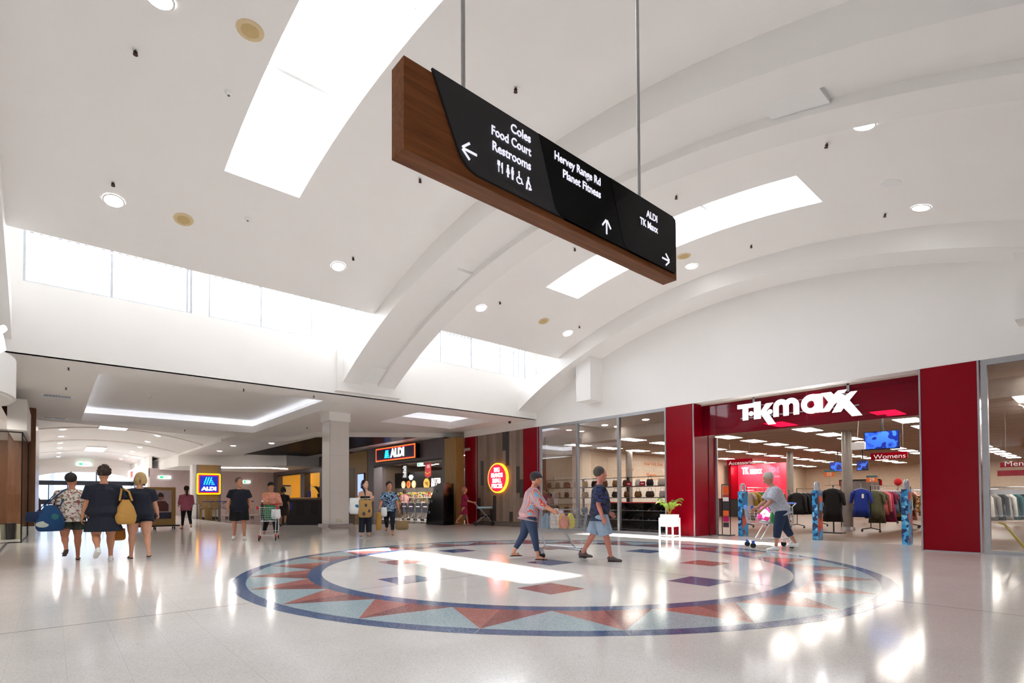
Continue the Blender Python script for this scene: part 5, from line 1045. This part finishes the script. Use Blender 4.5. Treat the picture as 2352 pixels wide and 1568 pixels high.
# figures in the middle distance
person('person with a long dark ponytail, rose pink top and black leggings walking away', (4.15, 25.0, 0), .0, 1.72, 1.08, 'C08A6C', legs=((.3, .1, .02), (-.3, .35, .02)), arms=((.25, .15, .9), (.1, .15, .7)), hair=('ponytail', '1E1512'), top=dict(z=-.16, flare=.05, sleeve=1.2, m=cloth('rose', 'A85A6E'), name='top', loose=.04), bottom=dict(kind='leggings', to=1.85, m=blk, loose=.004), shoes=('sandal', '6A4A40'))
person('person in a black t-shirt and black shorts with white sneakers beside the green-bag trolley', (4.2, 17.15, 0), PI-.24, 1.78, 1.3, 'C98D70', legs=((.12, .05, .04), (-.12, .15, .04)), arms=((-.15, .32, .5, .25), (-.15, .32, .5, .25)), yaw=.45, hair=('short', '5A4A40'), top=dict(z=-.14, flare=.02, sleeve=.6, m=navy, name='t_shirt', loose=.035), bottom=dict(kind='shorts', to=.82, m=blk, loose=.04), shoes=('shoe', 'F0F0EE'), belly=.05)
p6, J6 = person('person in dark cap and pink and orange top pushing the green-bag trolley', (5.15, 17.35, 0), PI-.05, 1.68, 1.25, 'C08A66', legs=((.15, .05, .04), (-.25, .3, .04)), arms=((.5, .15, .9), (.5, .15, .9)), hair=('cap', '1E1A18', '1A1C1E'), top=dict(z=-.16, flare=.05, sleeve=1.4, m=pattern('sunset_stripe', ['D89060', 'E0A87C', 'C8607A', 'E6B890', 'D87A7A', 'C88A4A'], 6, .85, 'noise', (1, 1, 5)), name='top', loose=.04), bottom=dict(kind='trousers', to=1.8, m=blk, loose=.012), shoes=('sandal', 'C8B8B0'))
person('person in dark clothes with bare calves walking behind the kiosk side, far back', (7.6, 23.9, 0), -.4, 1.68, 1.1, 'A8734E', legs=((.25, .1, .02), (-.3, .35, .02)), arms=((.1, .15, .4), (-.1, .15, .4)), hair=('bob', '1A1412'), top=dict(z=-.16, flare=.04, sleeve=.8, m=cloth('charcoal', '1E1A1C'), name='top', loose=.04), bottom=dict(kind='skirt', to=-.42, m=cloth('brown_black', '2A1E1A'), loose=.03), shoes=('shoe', '201816'))
p, J = person('person with a dark side ponytail, black camisole and wide navy trousers beside the white column', (7.62, 15.95, 0), PI-.44, 1.74, .98, 'E0B094', legs=((.02, .02, .03), (.04, .05, .03)), arms=((.5, .22, 1.4, .5), (.35, .2, 1.5, .55)), yaw=.75, hair=('sidetail', '241410'), top=dict(z=-.02, flare=.005, sleeve=0, neck=.4, m=cloth('night', '12141E'), name='camisole'), bottom=dict(kind='trousers', to=1.9, m=cloth('ink', '161E2E'), loose=.05), shoes=('sandal', '4A2018'))
c = (J['hand0']+J['hand1'])/2; u = V((-.4, -.9, 0))
bag('tote_bag', 'tan tote bag with dark flowers held before the camisole woman', (c.x-.1, c.y-.2, c.z-.06), -.44, .42, .55, .16, cloth('jute', 'B08A52'), [([(c.x-.18, c.y-.16, c.z-.08), tuple(c), (c.x-.02, c.y-.24, c.z-.08)], .012)], None, .1, 'bag', [(.02, .38, .04, .05, cloth('grey_flower', '4A4652')), (-.04, .12, .05, .06, cloth('grey_flower', '4A4652')), (.12, .2, .035, .05, cloth('grey_flower', '4A4652'))])
bag('carrier_bag', 'white plastic carrier bag on the arm of the camisole woman', (c.x-.36, c.y-.02, c.z+.0), -.44, .34, .5, .2, mat('white_film', 'E6EAEA', .35), [([(c.x-.42, c.y-.0, c.z-.04), tuple(J['wr0']), (c.x-.28, c.y-.05, c.z-.04)], .012)], None, .2, 'bag', [(.06, .24, .06, .06, cloth('cyan_print', '2A6A9A'))])
haw = pattern('hawaiian_print', ['14203A', '1A2A4E', '6E9AC8', 'A8C4DC', '0E1420', '2E5A9A', 'D8D4A8'], 10, .85, 'noise')
p, J = person('person with dark curly hair and blue patterned shirt carrying bags beside the camisole woman', (8.45, 15.9, 0), PI-.55, 1.7, 1.2, 'C4876A', legs=((.18, .03, .02), (-.3, .45, .02)), arms=((.1, .28, .1), (.25, .3, .4)), yaw=.25, hair=('curly', '1A1210'), top=dict(z=-.14, flare=.035, sleeve=.75, m=haw, name='shirt', loose=.035), bottom=dict(kind='trousers', to=1.8, m=cloth('ink', '161E2E'), loose=.012), shoes=('sandal', '5A2A1E'))
h = J['hand1']; bag('paper_bag', 'long slim ochre bag in the right hand of the patterned shirt woman', (h.x-.03, h.y-.02, h.z-.06), -.55, .18, .58, .08, cloth('ochre', 'B4873E'), [([(h.x-.06, h.y, h.z-.07), tuple(h), (h.x+.02, h.y-.03, h.z-.07)], .008)]); bag('carrier_bag', 'small white plastic bag at the right hip of the patterned shirt woman', (h.x+.14, h.y-.06, h.z+.1), -.55, .2, .3, .16, MATS['white_film'], [([(h.x+.1, h.y-.05, h.z+.1), tuple(J['wr1']), (h.x+.18, h.y-.05, h.z+.1)], .008)], None, .2)
h = J['hand0']; bag('basket_bag', 'wide straw basket bag with long handles in the left hand of the patterned shirt woman', (h.x+.08, h.y-.05, h.z-.28), -.55, .44, .3, .2, mat('straw', '8E7450', .8, bump=.6, scale=60), [([(h.x-.06, h.y+.05, h.z-.3), tuple(h+V((-.02, 0, 0))), (h.x+.14, h.y-.06, h.z-.3)], .012), ([(h.x+.0, h.y-.0, h.z-.3), tuple(h+V((.03, 0, 0))), (h.x+.22, h.y-.1, h.z-.3)], .012)])
person('person in a pale pink shirt and dark trousers inside the supermarket entrance', (15.3, 28.3-1.3, 0), .1, 1.66, 1.1, 'C08A70', legs=((.15, .05, .02), (-.2, .25, .02)), hair=('bob', '3A241A'), top=dict(z=-.16, flare=.03, sleeve=.8, m=cloth('pale_pink', 'D8A09C'), name='shirt', loose=.035), bottom=dict(kind='trousers', to=1.6, m=cloth('umber', '3A2420'), loose=.01), shoes=('shoe', 'E8E4E0'))
p, J = person('person in a magenta dress pushing a pale blue pushchair past the dark red panel', (13.75, 19.0, 0), -2.1, 1.66, 1.1, 'C4906E', legs=((.25, .08, .02), (-.3, .4, .02)), arms=((.6, .12, .7), (.6, .12, .7)), hair=('bob', 'A8705E'), top=dict(z=-.42, flare=.04, sleeve=.8, m=cloth('magenta', '8A1440'), name='dress', loose=.03), shoes=('sandal', '8A5A44'))
t = thing('pushchair', 'low pale blue tray pushchair in front of the magenta dress woman', 'pushchair', (14.2, 18.2, 0), local=True, rz=-2.1)
MB().tube([(-.2, -.4, .98), (.2, -.4, .98)], .015, 6).build('handle', MATS['cloth_magenta'], t)
for sx in (-.2, .2): MB().tube([(sx, -.4, .98), (sx, .1, .45), (sx, .35, .1)], .014, 6).tube([(sx, .1, .5), (sx, -.35, .1)], .014, 6).build('side_frame', alu, t)
MB().box(-.24, .24, -.3, .35, .74, .82).build('tray', mat('pale_blue_plastic', '8AB4C4', .4), t, bevel=.02); MB().box(-.2, .2, -.15, .3, .38, .46).build('seat', cloth('charcoal', '1E1A1C'), t)
for sx in (-.22, .22):
    for y in (.35, -.35): MB().lathe([(.09, sx-.015), (.09, sx+.015)], (0, y, .09), 14, 'X').build('wheel', rubber, t)
# centre: woman with trolley and man, right: customer with trolley at the entrance
stripes = pattern('bright_stripe', ['B83A4A', 'E0C050', '4A6AA8', 'D87A9A', '3A2A4A', 'E8C8A8', 'C84A3A', '5AA0C0'], 7, .85, 'wave', (1.2, 1.2, 6))
person('person in dark cap, bright striped blouse and blue jeans pushing the loaded trolley', (7.02, 7.56, 0), -2.2, 1.68, 1.25, 'C98A70', lean=.18, legs=((-.25, .3, .02), (.22, .05, .02)), arms=((.75, .15, .5), (.75, .15, .5)), hair=('cap', '2A1E1A', '2A2630'), top=dict(z=-.14, flare=.05, sleeve=1.3, m=stripes, name='blouse', loose=.05), bottom=dict(kind='jeans', to=1.75, m=denim, loose=.008), shoes=('sandal', '1E1614'))
person('person in a dark multicoloured shirt and pale denim shorts with grey slip-on shoes', (7.82, 6.46, 0), -2.3, 1.74, 1.2, 'C07A68', legs=((-.28, .25, .03), (.25, .05, .03)), arms=((.2, .15, .6), (-.2, .15, .5)), yaw=.2, hair=('short', '4A403C'), top=dict(z=-.16, flare=.03, sleeve=.9, m=pattern('dark_batik', ['121420', '1A2438', '0E3A4A', '3A1A24', '1E3A8A', '2A2418', '101218'], 9, .85, 'noise', (1, 1, 2)), name='shirt', loose=.045), bottom=dict(kind='shorts', to=.95, m=cloth('pale_denim', '8A9CB0'), loose=.035), shoes=('shoe', '5A4E4A'), belly=.05)
person('person with grey hair and pale checked shirt bending over the trolley at the store entrance', (12.35, 5.0, 0), .62, 1.74, 1.22, 'C08A72', lean=.32, legs=((.22, .1, .05), (-.32, .2, .05)), arms=((.75, .2, .4), (.8, .2, .4)), pitch=-.25, hair=('short', 'B8B0A6'), top=dict(z=-.15, flare=.03, sleeve=.85, m=pattern('pale_check', ['B8BCC8', 'A0A4B4', 'C8C8D0', 'AEA8A8'], 16, .85, 'noise', (1, 1, 3)), name='shirt', loose=.045), bottom=dict(kind='jeans', to=1.5, m=denim, loose=.03), shoes=('shoe', 'EEEEF0'), belly=.05)

# ------------------------------------------------------------ shopping trolleys
def trolley(label, loc, rz, wire, accent, baby=False):
    t = thing('shopping_trolley', label, 'trolley', loc, 'shopping trolleys in use', local=True, rz=rz)
    zt, zb, yb, yf = .98, .52, -.36, .5; wt, wf_ = .27, .2
    def P(u, v, w_): y = yb+(yf-yb)*v; w2 = wt+(wf_-wt)*v; z0 = zb+.05*v; return (w2*u*(.82+.18*w_), y+(.06*v*w_ if v > .5 else 0), z0+(zt-.02-z0)*w_)
    b = MB()
    for k in range(9):
        v = k/8
        b.tube([P(-1, v, 1), P(-1, v, 0), P(1, v, 0), P(1, v, 1)], .0035, 4)
    for k in range(7):
        w_ = k/6; b.tube([P(-1, 0, w_), P(-1, 1, w_), P(1, 1, w_), P(1, 0, w_)], .0035 if 0 < k < 6 else .008, 4)
    for k in range(1, 8): u = -1+k/4; b.tube([P(u, 0, 1), P(u, 0, 0), P(u, 1, 0), P(u, 1, 1)], .0035, 4)
    b.build('basket', wire, t)
    MB().tube([(-.27, -.46, 1.04), (.27, -.46, 1.04)], .02, 8).build('handle', accent, t, smooth=True)
    f = MB()
    for sx in (-1, 1): f.tube([(sx*.26, -.46, 1.04), (sx*.26, -.38, .96), (sx*.25, -.4, .6), (sx*.25, -.28, .22), (sx*.25, -.36, .16)], .012, 6).tube([(sx*.25, -.28, .22), (sx*.22, .48, .16)], .012, 6).tube([(sx*.2, .3, .2), (sx*.2, .1, .55)], .012, 6)
    f.tube([(-.22, .48, .16), (.22, .48, .16)], .012, 6).tube([(-.25, -.3, .24), (.25, -.3, .24)], .01, 6); f.build('chassis', wire, t)
    for sx in (-1, 1):
        MB().box(sx*.26-.03, sx*.26+.03, yf-.02, yf+.03, .9, .99).build('corner_bumper', accent, t, bevel=.01)
        for y in (-.36, .48):
            x = sx*(.25 if y < 0 else .22); MB().box(x-.022, x+.022, y-.03, y+.03, .1, .17).build('castor_fork', accent if y > 0 else wire, t); MB().lathe([(.02, x-.014), (.062, x-.014), (.062, x+.014), (.02, x+.014)], (0, y, .062), 16, 'X').build('wheel', rubber, t)
    return t
chw = mat('pale_chrome_wire', 'D0D2D6', .25, .8, var=.02); redp = mat('red_plastic', 'C0182A', .35); blup = mat('cobalt_plastic', '2A5AC8', .35)
trolley('chrome trolley with red bumpers holding the green bag', (4.85, 16.55, 0), PI-.35, chw, redp)
trolley('chrome trolley loaded with groceries pushed by the striped blouse woman', (7.72, 7.42, 0), -2.3, mat('dull_chrome_wire', 'A4A8B0', .3, .8), mat('grey_plastic', '6A6E78', .4))
trolley('chrome trolley with blue bumpers holding a pink and white bag', (12.85, 5.42, 0), .72, chw, blup)
bag('shopping_bag', 'large dark green shopping bag in the red-bumper trolley', (4.88, 16.5, 1.02), -.3, .34, .44, .5, cloth('bag_green', '0E6A3C'), [([(4.8, 16.5, 1.0), (4.82, 16.48, 1.12), (4.94, 16.48, 1.0)], .01)])
bag('carrier_bag', 'white carrier bag at the front of the red-bumper trolley', (4.95, 16.2, .9), -.3, .26, .28, .2, MATS['white_film'])
t = thing('bottle', 'dark green bottle with a white cap in the red-bumper trolley', 'bottle', (4.72, 16.72, .58)); MB().lathe([(.045, .58), (.045, .98), (.02, 1.06), (.018, 1.12)], (4.72, 16.72, 0), 12).build('bottle_body', mat('bottle_green', '0E3A22', .15), t, smooth=True); MB().lathe([(.03, 1.11), (.03, 1.15)], (4.72, 16.72, 0), 10).build('cap', whitep, t)
pinkp = pattern('pink_spot_print', ['F0EAEC', 'F0EAEC', 'C81A7A', 'F4F0F0', 'D83A8E'], 9, .5)
bag('shopping_bag', 'white bag with magenta prints in the blue-bumper trolley', (12.9, 5.6, .96), .72, .3, .4, .3, pinkp); bag('shopping_bag', 'bright green bag in the blue-bumper trolley, beside the magenta print bag', (12.78, 5.3, .95), .72, .28, .4, .2, cloth('bag_bright_green', '2A8A3A'))
for i, (dx, dy, w_, h_, c, lb) in enumerate(((-.1, .1, .22, .34, 'D8D0C8', 'pale bag of groceries at the back of the loaded trolley'), (.08, -.05, .24, .3, 'E0A86A', 'orange brown packet in the loaded trolley'), (.2, -.22, .22, .3, 'D8C860', 'yellow packet at the front of the loaded trolley'), (.0, -.2, .2, .26, 'C88A7A', 'dull red packet in the middle of the loaded trolley'), (-.22, .22, .2, .3, '8AA0B8', 'pale blue bag nearest the handle in the loaded trolley'), (.12, .02, .2, .36, 'C8B8D0', 'lilac packet standing tall in the loaded trolley'), (-.02, .06, .18, .4, 'E8E4DC', 'white packet standing tall in the loaded trolley'))):
    bag('grocery_bag', lb, (7.7+dx*.8, 7.42+dy*.8, .58+h_), -2.3, w_, h_, .18, cloth('grocery_%d' % i, c))
# ------------------------------------------------------------ clothes racks of the red-fronted store
hgm = mat('hanger_plastic', 'C9C9CC', .3)
GM = {}
def garment_meshes(kind):
    if kind in GM: return GM[kind]
    w, ln, slv, fl = {'blouse': (.2, .9, .34, .05), 'shirt': (.19, .75, .5, .0), 'dress': (.18, 1.05, .2, .07), 'jacket': (.21, .8, .56, .02)}[kind]
    b = MB(); R = []; N = 22
    for z, k, d in ((-.055, .32, .03), (-.075, .62, .04), (-.11, .95, .05), (-.2, 1.0, .06), (-.45, .93, .065), (-.7*ln, 1.0+fl, .07), (-ln, 1.06+fl*3, .075), (-ln+.01, 1.0+fl*3, .05)):
        R.append([(w*k*math.cos(2*PI*i/N), d*math.sin(2*PI*i/N)*(1+.35*math.cos(7*2*PI*i/N)*min(1, -z)), z) for i in range(N)])
    b.rings(R)
    for sx in (-1, 1): b.tube([(sx*w*.72, 0, -.12), (sx*(w+.03), 0, -.2), (sx*(w+.065), .0, -.12-slv), (sx*(w+.06), 0, -.14-slv)], [(.06, .05), (.075, .05), (.06, .045), (.04, .03)], 10)
    g_ = b; h = MB().tube([(0, 0, .08), (.018, 0, .1), (.0, 0, .12), (-.02, 0, .1)], .004, 5).tube([(0, 0, .08), (0, 0, -.03)], .004, 5).tube([(-.17, 0, -.085), (0, 0, -.03), (.17, 0, -.085)], .008, 5)
    def me(mb, nm, sm):
        m = bpy.data.meshes.new(nm); m.from_pydata([tuple(v) for v in mb.v], [], mb.f)
        bm = bmesh.new(); bm.from_mesh(m); bmesh.ops.recalc_face_normals(bm, faces=bm.faces); bm.to_mesh(m); bm.free()
        for p in m.polygons: p.use_smooth = sm
        return m
    GM[kind] = (me(g_, 'cloth', True), me(h, 'hanger', False)); return GM[kind]
CM = {}
def garment(kind, m, label, loc, rz, group, k=1.0):
    t = thing(kind if kind != 'shirt' else 'hanging_shirt', label, 'garment', loc, group, local=True, rz=rz); t.scale = (k, k, k)
    a, h = garment_meshes(kind); key = (kind, m.name)
    if key not in CM: c = a.copy(); c.materials.append(m); CM[key] = c
    if not h.materials: h.materials.append(hgm)
    for nm, me in (('cloth', CM[key]), ('hanger', h)):
        o = bpy.data.objects.new(nm, me); COL.objects.link(o); o.parent = t
    return t
def rail(label, p, q, z=1.5):
    p, q = V(p), V(q); t = thing('clothes_rail', label, 'clothes rack', (p.x, p.y, 0)); d = (q-p).normalized(); n_ = V((-d.y, d.x, 0))
    MB().tube([p+ZP*z, q+ZP*z], .014, 6).build('rail', chrome, t)
    for e in (p, q):
        MB().tube([e+ZP*z, e+ZP*.12], .014, 6).build('upright', blackm, t); MB().tube([e+n_*.28+ZP*.08, e+ZP*.14, e-n_*.28+ZP*.08], .016, 6).build('foot', blackm, t)
        for s_ in (-.26, .26): MB().ell(e+n_*s_+ZP*.035, (.035,)*3, 10, 6).build('castor', rubber, t)
    return t
G = lambda n_, c: mat('garment_'+n_, c, .85, var=.1, scale=12)
zebra = pattern('zebra_print', ['D8C4B4', '3A2E2C', 'B89A88', 'E0D0C4', '5A4640'], 14, .85, 'wave'); flor2 = pattern('autumn_print', ['C8A070', '8A4A2A', 'D8C8A8', '5A3A2A', 'E0B060'], 22, .85)
t = thing('garment_stand', 'black T-shaped garment stand behind the middle gate', 'clothes rack', (19.3, 6.15, 0)); MB().box(19.05, 19.5, 5.85, 6.45, 0, .03).build('base', blackm, t); MB().tube([(19.3, 6.15, .03), (19.3, 6.15, 1.56)], .02, 8).build('pole', blackm, t); MB().tube([(19.3, 5.95, 1.56), (19.3, 6.4, 1.56)], .012, 6).build('arm', chrome, t)
garment('blouse', G('black', '101012'), 'large black blouse on the T-shaped stand facing the entrance', (19.22, 6.15, 1.52), PI/2, 'garments facing the entrance', 1.28)
rail('clothes rail running back from the blue blouse', (20.6, 5.45, 0), (24.6, 5.2, 0), 1.55)
garment('blouse', G('royal_blue', '17328E'), 'royal blue blouse with a white tag at the front of the rail', (20.45, 5.68, 1.5), PI/2, 'garments facing the entrance', 1.12)
t = thing('swing_tag', 'small white swing tag on the royal blue blouse', 'tag', (20.34, 5.6, 1.2)); MB().box(20.335, 20.345, 5.57, 5.63, 1.13, 1.27).build('card', whitep, t)
cols = [('olive green', '5A5A40'), ('dark olive', '4A4A34'), ('coral pink', 'C8706A'), ('hot pink', 'B02A5A'), ('wine red', '6A1A3A'), ('fuchsia', '8E1E50'), ('steel blue', '5E7488'), ('maroon', '5A1E28'), ('mustard', '9A7A30'), ('black', '141416'), ('cream', 'D8CCBC'), ('bottle green', '22382C'), ('rust', '9A4A2A'), ('pale pink', 'D8AEB0'), ('scarlet', 'B01E2A'), ('navy', '1A2038'), ('teal', '1E5A5E'), ('stone grey', '8E8A84'), ('white', 'E0DEDA'), ('charcoal', '2A2A2E')]
for i in range(14):
    n_, c = cols[i]; garment(('blouse', 'dress', 'jacket', 'shirt')[i % 4], G(n_.replace(' ', '_'), c), '%s garment, %s from the front on the rail behind the blue blouse' % (n_, ORD[i]), (20.85+i*.27, 5.42-i*.016, 1.44), PI/2+.3, 'garments on the long rail', 1.1)
rail('clothes rail with printed garments behind the left gate', (20.6, 9.6, 0), (22.2, 9.3, 0), 1.55)
for i, (n_, m) in enumerate((('zebra print', zebra), ('ochre', G('ochre', '9A7A2A')), ('leaf green', G('leaf', '4A6A2E')), ('charcoal', G('charcoal', '2A2A2E')), ('stone print', flor2))):
    garment('dress' if i == 0 else 'jacket', m, '%s garment, %s from the front on the rail behind the left gate' % (n_, ORD[i]), (20.5+i*.3, 9.5-i*.05, 1.44), PI/2+.1, 'garments behind the left gate', 1.12)
rail('clothes rail of black garments behind the entrance trolley', (21.5, 8.1, 0), (23.3, 7.9, 0), 1.5)
for i in range(6): garment('jacket', G('black', '101012'), 'black garment, %s from the front on the rail behind the entrance trolley' % ORD[i], (21.5+i*.32, 8.1-i*.03, 1.4), PI/2+.2, 'black garments', 1.12)
rail('clothes rail at the right behind the right gate', (24, 4.6, 0), (25.4, 4.5, 0), 1.5)
for i, (n_, m) in enumerate((('autumn print', flor2), ('beige', G('beige', 'BFA88A')), ('black', G('black', '101012')), ('sand', G('sand', 'A8907A')))): garment('jacket', m, '%s garment, %s from the front on the rail behind the right gate' % (n_, ORD[i]), (23.9+i*.3, 4.55, 1.4), PI/2+.1, 'garments behind the right gate', 1.15)
rail('clothes rail behind the banded window', (20.5, 2.75, 0), (24.5, 1.2, 0), 1.45)
for i in range(12):
    n_, c = (cols[18], cols[17], cols[19], cols[18], cols[16], cols[9], cols[10], cols[19], cols[16], cols[15], cols[17], cols[9])[i]; garment('jacket', G(n_.replace(' ', '_'), c), '%s jacket, %s from the left on the rail behind the banded window' % (n_, ORD[i]), (20.5+i*.34, 2.7-i*.13, 1.34), PI/2-.1, 'jackets behind the banded window', 1.1)
for r_, (x0, y0, nm) in enumerate(((27.5, 9.0, 'left middle'), (28, 6.4, 'centre middle'), (29, 3.6, 'right middle'), (33, 10.8, 'far left'), (34, 7.5, 'far centre'), (34, 4.5, 'far right'), (25.5, 12.2, 'cash desk side'), (30, .6, 'window side'))):
    rail('clothes rail of mixed garments in the %s of the store' % nm, (x0, y0, 0), (x0+.4, y0-2.1, 0), 1.5)
    for i in range(8):
        n_, c = cols[(r_*5+i*3) % 20]; garment(('shirt', 'jacket', 'dress')[(i+r_) % 3], G(n_.replace(' ', '_'), c), '%s garment, %s from the left on the %s rail' % (n_, ORD[i], nm), (x0+.04*i, y0-.1-.26*i, 1.4), .35, 'garments on the %s rail' % nm, 1.1)
orc = mat('orange_card', 'E0702A', .5)
for i, (x, y, z, s_) in enumerate(((19.6, 6.35, 1.85, '25'), (20.6, 5.4, 1.66, '29'))):
    t = thing('price_card', 'orange price card %s' % ('above the black blouse', 'above the blue blouse')[i], 'sign', (x, y, z)); MB().box(x-.006, x+.006, y-.16, y+.16, z, z+.2).build('card', orc, t); MB().box(x-.008, x+.004, y-.16, y+.16, z+.16, z+.22).build('teal_header', mat('teal_card', '2A6A74', .5), t); text('lettering', s_, .16, whitep, t, (x-.01, y, z+.08), YN, ZP, .004); MB().tube([(x, y, z), (x, y, z-.3)], .008, 5).build('stem', alu, t)
t = thing('mesh_panel', 'grey mesh display panel behind the blue blouse', 'display stand', (22, 5.9, 0)); MB().box(21.98, 22.02, 5.55, 6.75, 1.35, 1.78).build('panel', mat('grey_mesh', '7E7672', .6), t); MB().box(21.96, 22.04, 5.5, 6.8, 1.76, 1.8).build('top_bar', blackm, t)
for y in (5.55, 6.75): MB().tube([(22, y, 0), (22, y, 1.78)], .016, 6).build('upright', blackm, t)
t = thing('hat', 'red knitted hat on a stand above the long garment rail', 'hat', (24, 5.5, 1.55)); MB().ell((24, 5.45, 1.72), (.13, .13, .14)).build('crown', mat('red_knit', 'B81A24', .9, bump=.4, scale=40), t, smooth=True); MB().tube([(24, 5.45, 1.6), (24, 5.45, 1.1)], .012, 6).build('stand', blackm, t)

# ------------------------------------------------------------ handbag shelves and shoe bins behind the shop window
t = thing('shelf_unit', 'long grey handbag shelf unit behind the shop window', 'shelf', (16.6, 13.6, 0))
for z in (.5, 1.2, 1.62): MB().box(16.35, 16.85, 10.0, 16.8, z-.035, z).build('shelf_board', mat('grey_shelf', '7E7870', .4, .3), t)
for y in (10.05, 12.3, 14.55, 16.75): MB().box(16.55, 16.63, y-.03, y+.03, 0, 1.95).build('upright', blackm, t)
MB().box(16.6, 16.64, 10.0, 16.8, 0, .5).build('kick_panel', blackm, t); MB().tube([(16.6, 10.0, 1.95), (16.6, 16.8, 1.95)], .012, 5).build('top_rail', blackm, t)
t = thing('slat_panel', 'white slotted wall panel behind the handbags', 'wall panel', (23, 16.85, 1.2)); 
for i in range(6): MB().box(17.2+i*1.6, 18.78+i*1.6, 16.84, 16.9, .9, 2.15).build('panel', mat('white_slatwall', 'E2DAD0', .5), t)
bagc = [('black', '141214'), ('tan', '9A6A3C'), ('mustard', 'B08A34'), ('cream', 'E0D4C0'), ('brown', '5A3A28'), ('black', '1A181A'), ('straw', 'B89A62'), ('white', 'E4E0DA'), ('chestnut', '7A4A2A'), ('charcoal', '2E2C2E')]
for sh, (z, nm) in enumerate(((1.62, 'top'), (1.2, 'middle'), (.5, 'bottom'))):
    for i in range(12):
        y = 16.5-i*.52; n_, c = bagc[(i*3+sh*4) % 10]; w_ = .26+.06*((i+sh) % 3); h_ = (.24, .22, .3)[sh]
        bag('hand_bag', '%s handbag, %s from the left on the %s handbag shelf' % (n_, ORD[i], nm), (16.55, y, z+h_), PI/2, w_, h_, .12, mat('leather_'+c, c, .45), [([(16.55, y-.08, z+h_-.02), (16.55, y-.06, z+h_+.12), (16.55, y+.06, z+h_+.12), (16.55, y+.08, z+h_-.02)], .007)], None, .05, 'handbag', taper=.75)['group'] = 'handbags behind the shop window'
for i, (y, z) in enumerate(((15.2, 1.62), (12.1, 1.62), (11.5, 1.62), (10.4, 1.2))):
    t = thing('price_card', 'small red price card among the handbags, %s' % ['leftmost', 'second from left', 'third from left', 'rightmost'][i], 'sign', (16.4, y, z)); MB().box(16.36, 16.38, y-.12, y+.12, z, z+.16).build('card', mat('crimson_card', 'C01030', .4), t); MB().box(16.355, 16.36, y-.06, y+.06, z+.06, z+.1).build('print', whitep, t)
t = thing('shoe_bin', 'black tiered shoe bin with a red edge right behind the shop window', 'display stand', (15.3, 11.3, 0))
for y in (9.6, 10.6, 11.6, 12.6): MB().box(15.1, 15.62, y-.015, y+.015, 0, 1.0).build('divider', blackm, t)
for z in (.04, .36, .68): MB().quad((15.08, 9.6, z), (15.08, 12.6, z), (15.62, 12.6, z+.12), (15.62, 9.6, z+.12)).build('tier', blackm, t, fix=False); MB().tube([(15.08, 9.6, z+.06), (15.08, 12.6, z+.06)], .008, 4).build('front_wire', alu, t)
MB().box(15.1, 15.64, 9.6, 12.6, 1.0, 1.03).build('red_edge', redp, t); MB().box(15.6, 15.64, 9.6, 12.6, 0, 1.0).build('back_panel', black, t)
k = 0
for ti, z in enumerate((.05, .37, .69)):
    for i in range(13):
        y = 9.72+i*.225; c = ('26262A', '3A3432', '2C2A2E', '5A4A40', '1E1E22')[(i*2+ti) % 5]; lb = '%s shoe from the right on the %s tier of the black shoe bin' % (ORD[i], ('lowest', 'middle', 'upper')[ti])
        if k < 5 or True:
            key = 'shoe'+c
            if key not in CM:
                s_ = thing('shoe', lb, 'shoe', (15.3, y, z+.03), 'shoes in the black bin', local=True); MB().tube([(.14, 0, .05), (.1, 0, .065), (.03, 0, .06), (-.08, 0, .04), (-.14, 0, .025)], [(.03, .05), (.038, .065), (.036, .06), (.042, .035), (.025, .02)], 10, ref=(0, 0, 1)).build('upper', mat('shoe_leather_'+c, c, .3), s_, smooth=True); MB().tube([(.16, 0, 0), (0, 0, 0), (-.15, 0, .005)], [(.035, .01), (.04, .01), (.03, .01)], 8, ref=(0, 0, 1)).build('sole', mat('grey_sole', '8A8886', .6), s_); CM[key] = s_
            else: dup(CM[key], (15.3, y, z+.05), label=lb)
        k += 1
# trolleys with blue panels behind the glass barrier of the supermarket
for i in range(5):
    y = 22.95+i*.72; lb = '%s trolley from the right with a blue panel behind the glass barrier' % ORD[i]
    if i == 0:
        t = thing('panel_trolley', lb, 'trolley', (14.65, y, 0), 'trolleys behind the glass barrier', local=True)
        f = MB()
        for s_ in (-.3, .3): f.tube([(0, s_, .12), (0, s_, 1.0), (.5, s_, .95), (.5, s_, .5), (.1, s_, .12)], .012, 5)
        for z in (.55, .7, .85): f.tube([(0, -.3, z), (.5, -.3, z), (.5, .3, z), (0, .3, z), (0, -.3, z)], .006, 4)
        f.build('wire_frame', chrome, t); MB().box(-.03, -.01, -.27, .27, .45, .95).build('blue_panel', mat('trolley_blue', '142E66', .4), t); MB().box(-.035, -.03, -.18, .18, .74, .78).build('panel_print', bw, t); MB().box(-.035, -.03, -.1, .1, .66, .69).build('panel_print', MATS['crimson_card'], t)
        for s_ in (-.27, .27):
            for x in (.03, .45): MB().lathe([(.055, s_-.015), (.055, s_+.015)], (x, 0, .055), 10, 'Y').build('wheel', rubber, t)
    else: dup(t, (14.65, y, 0), label=lb)
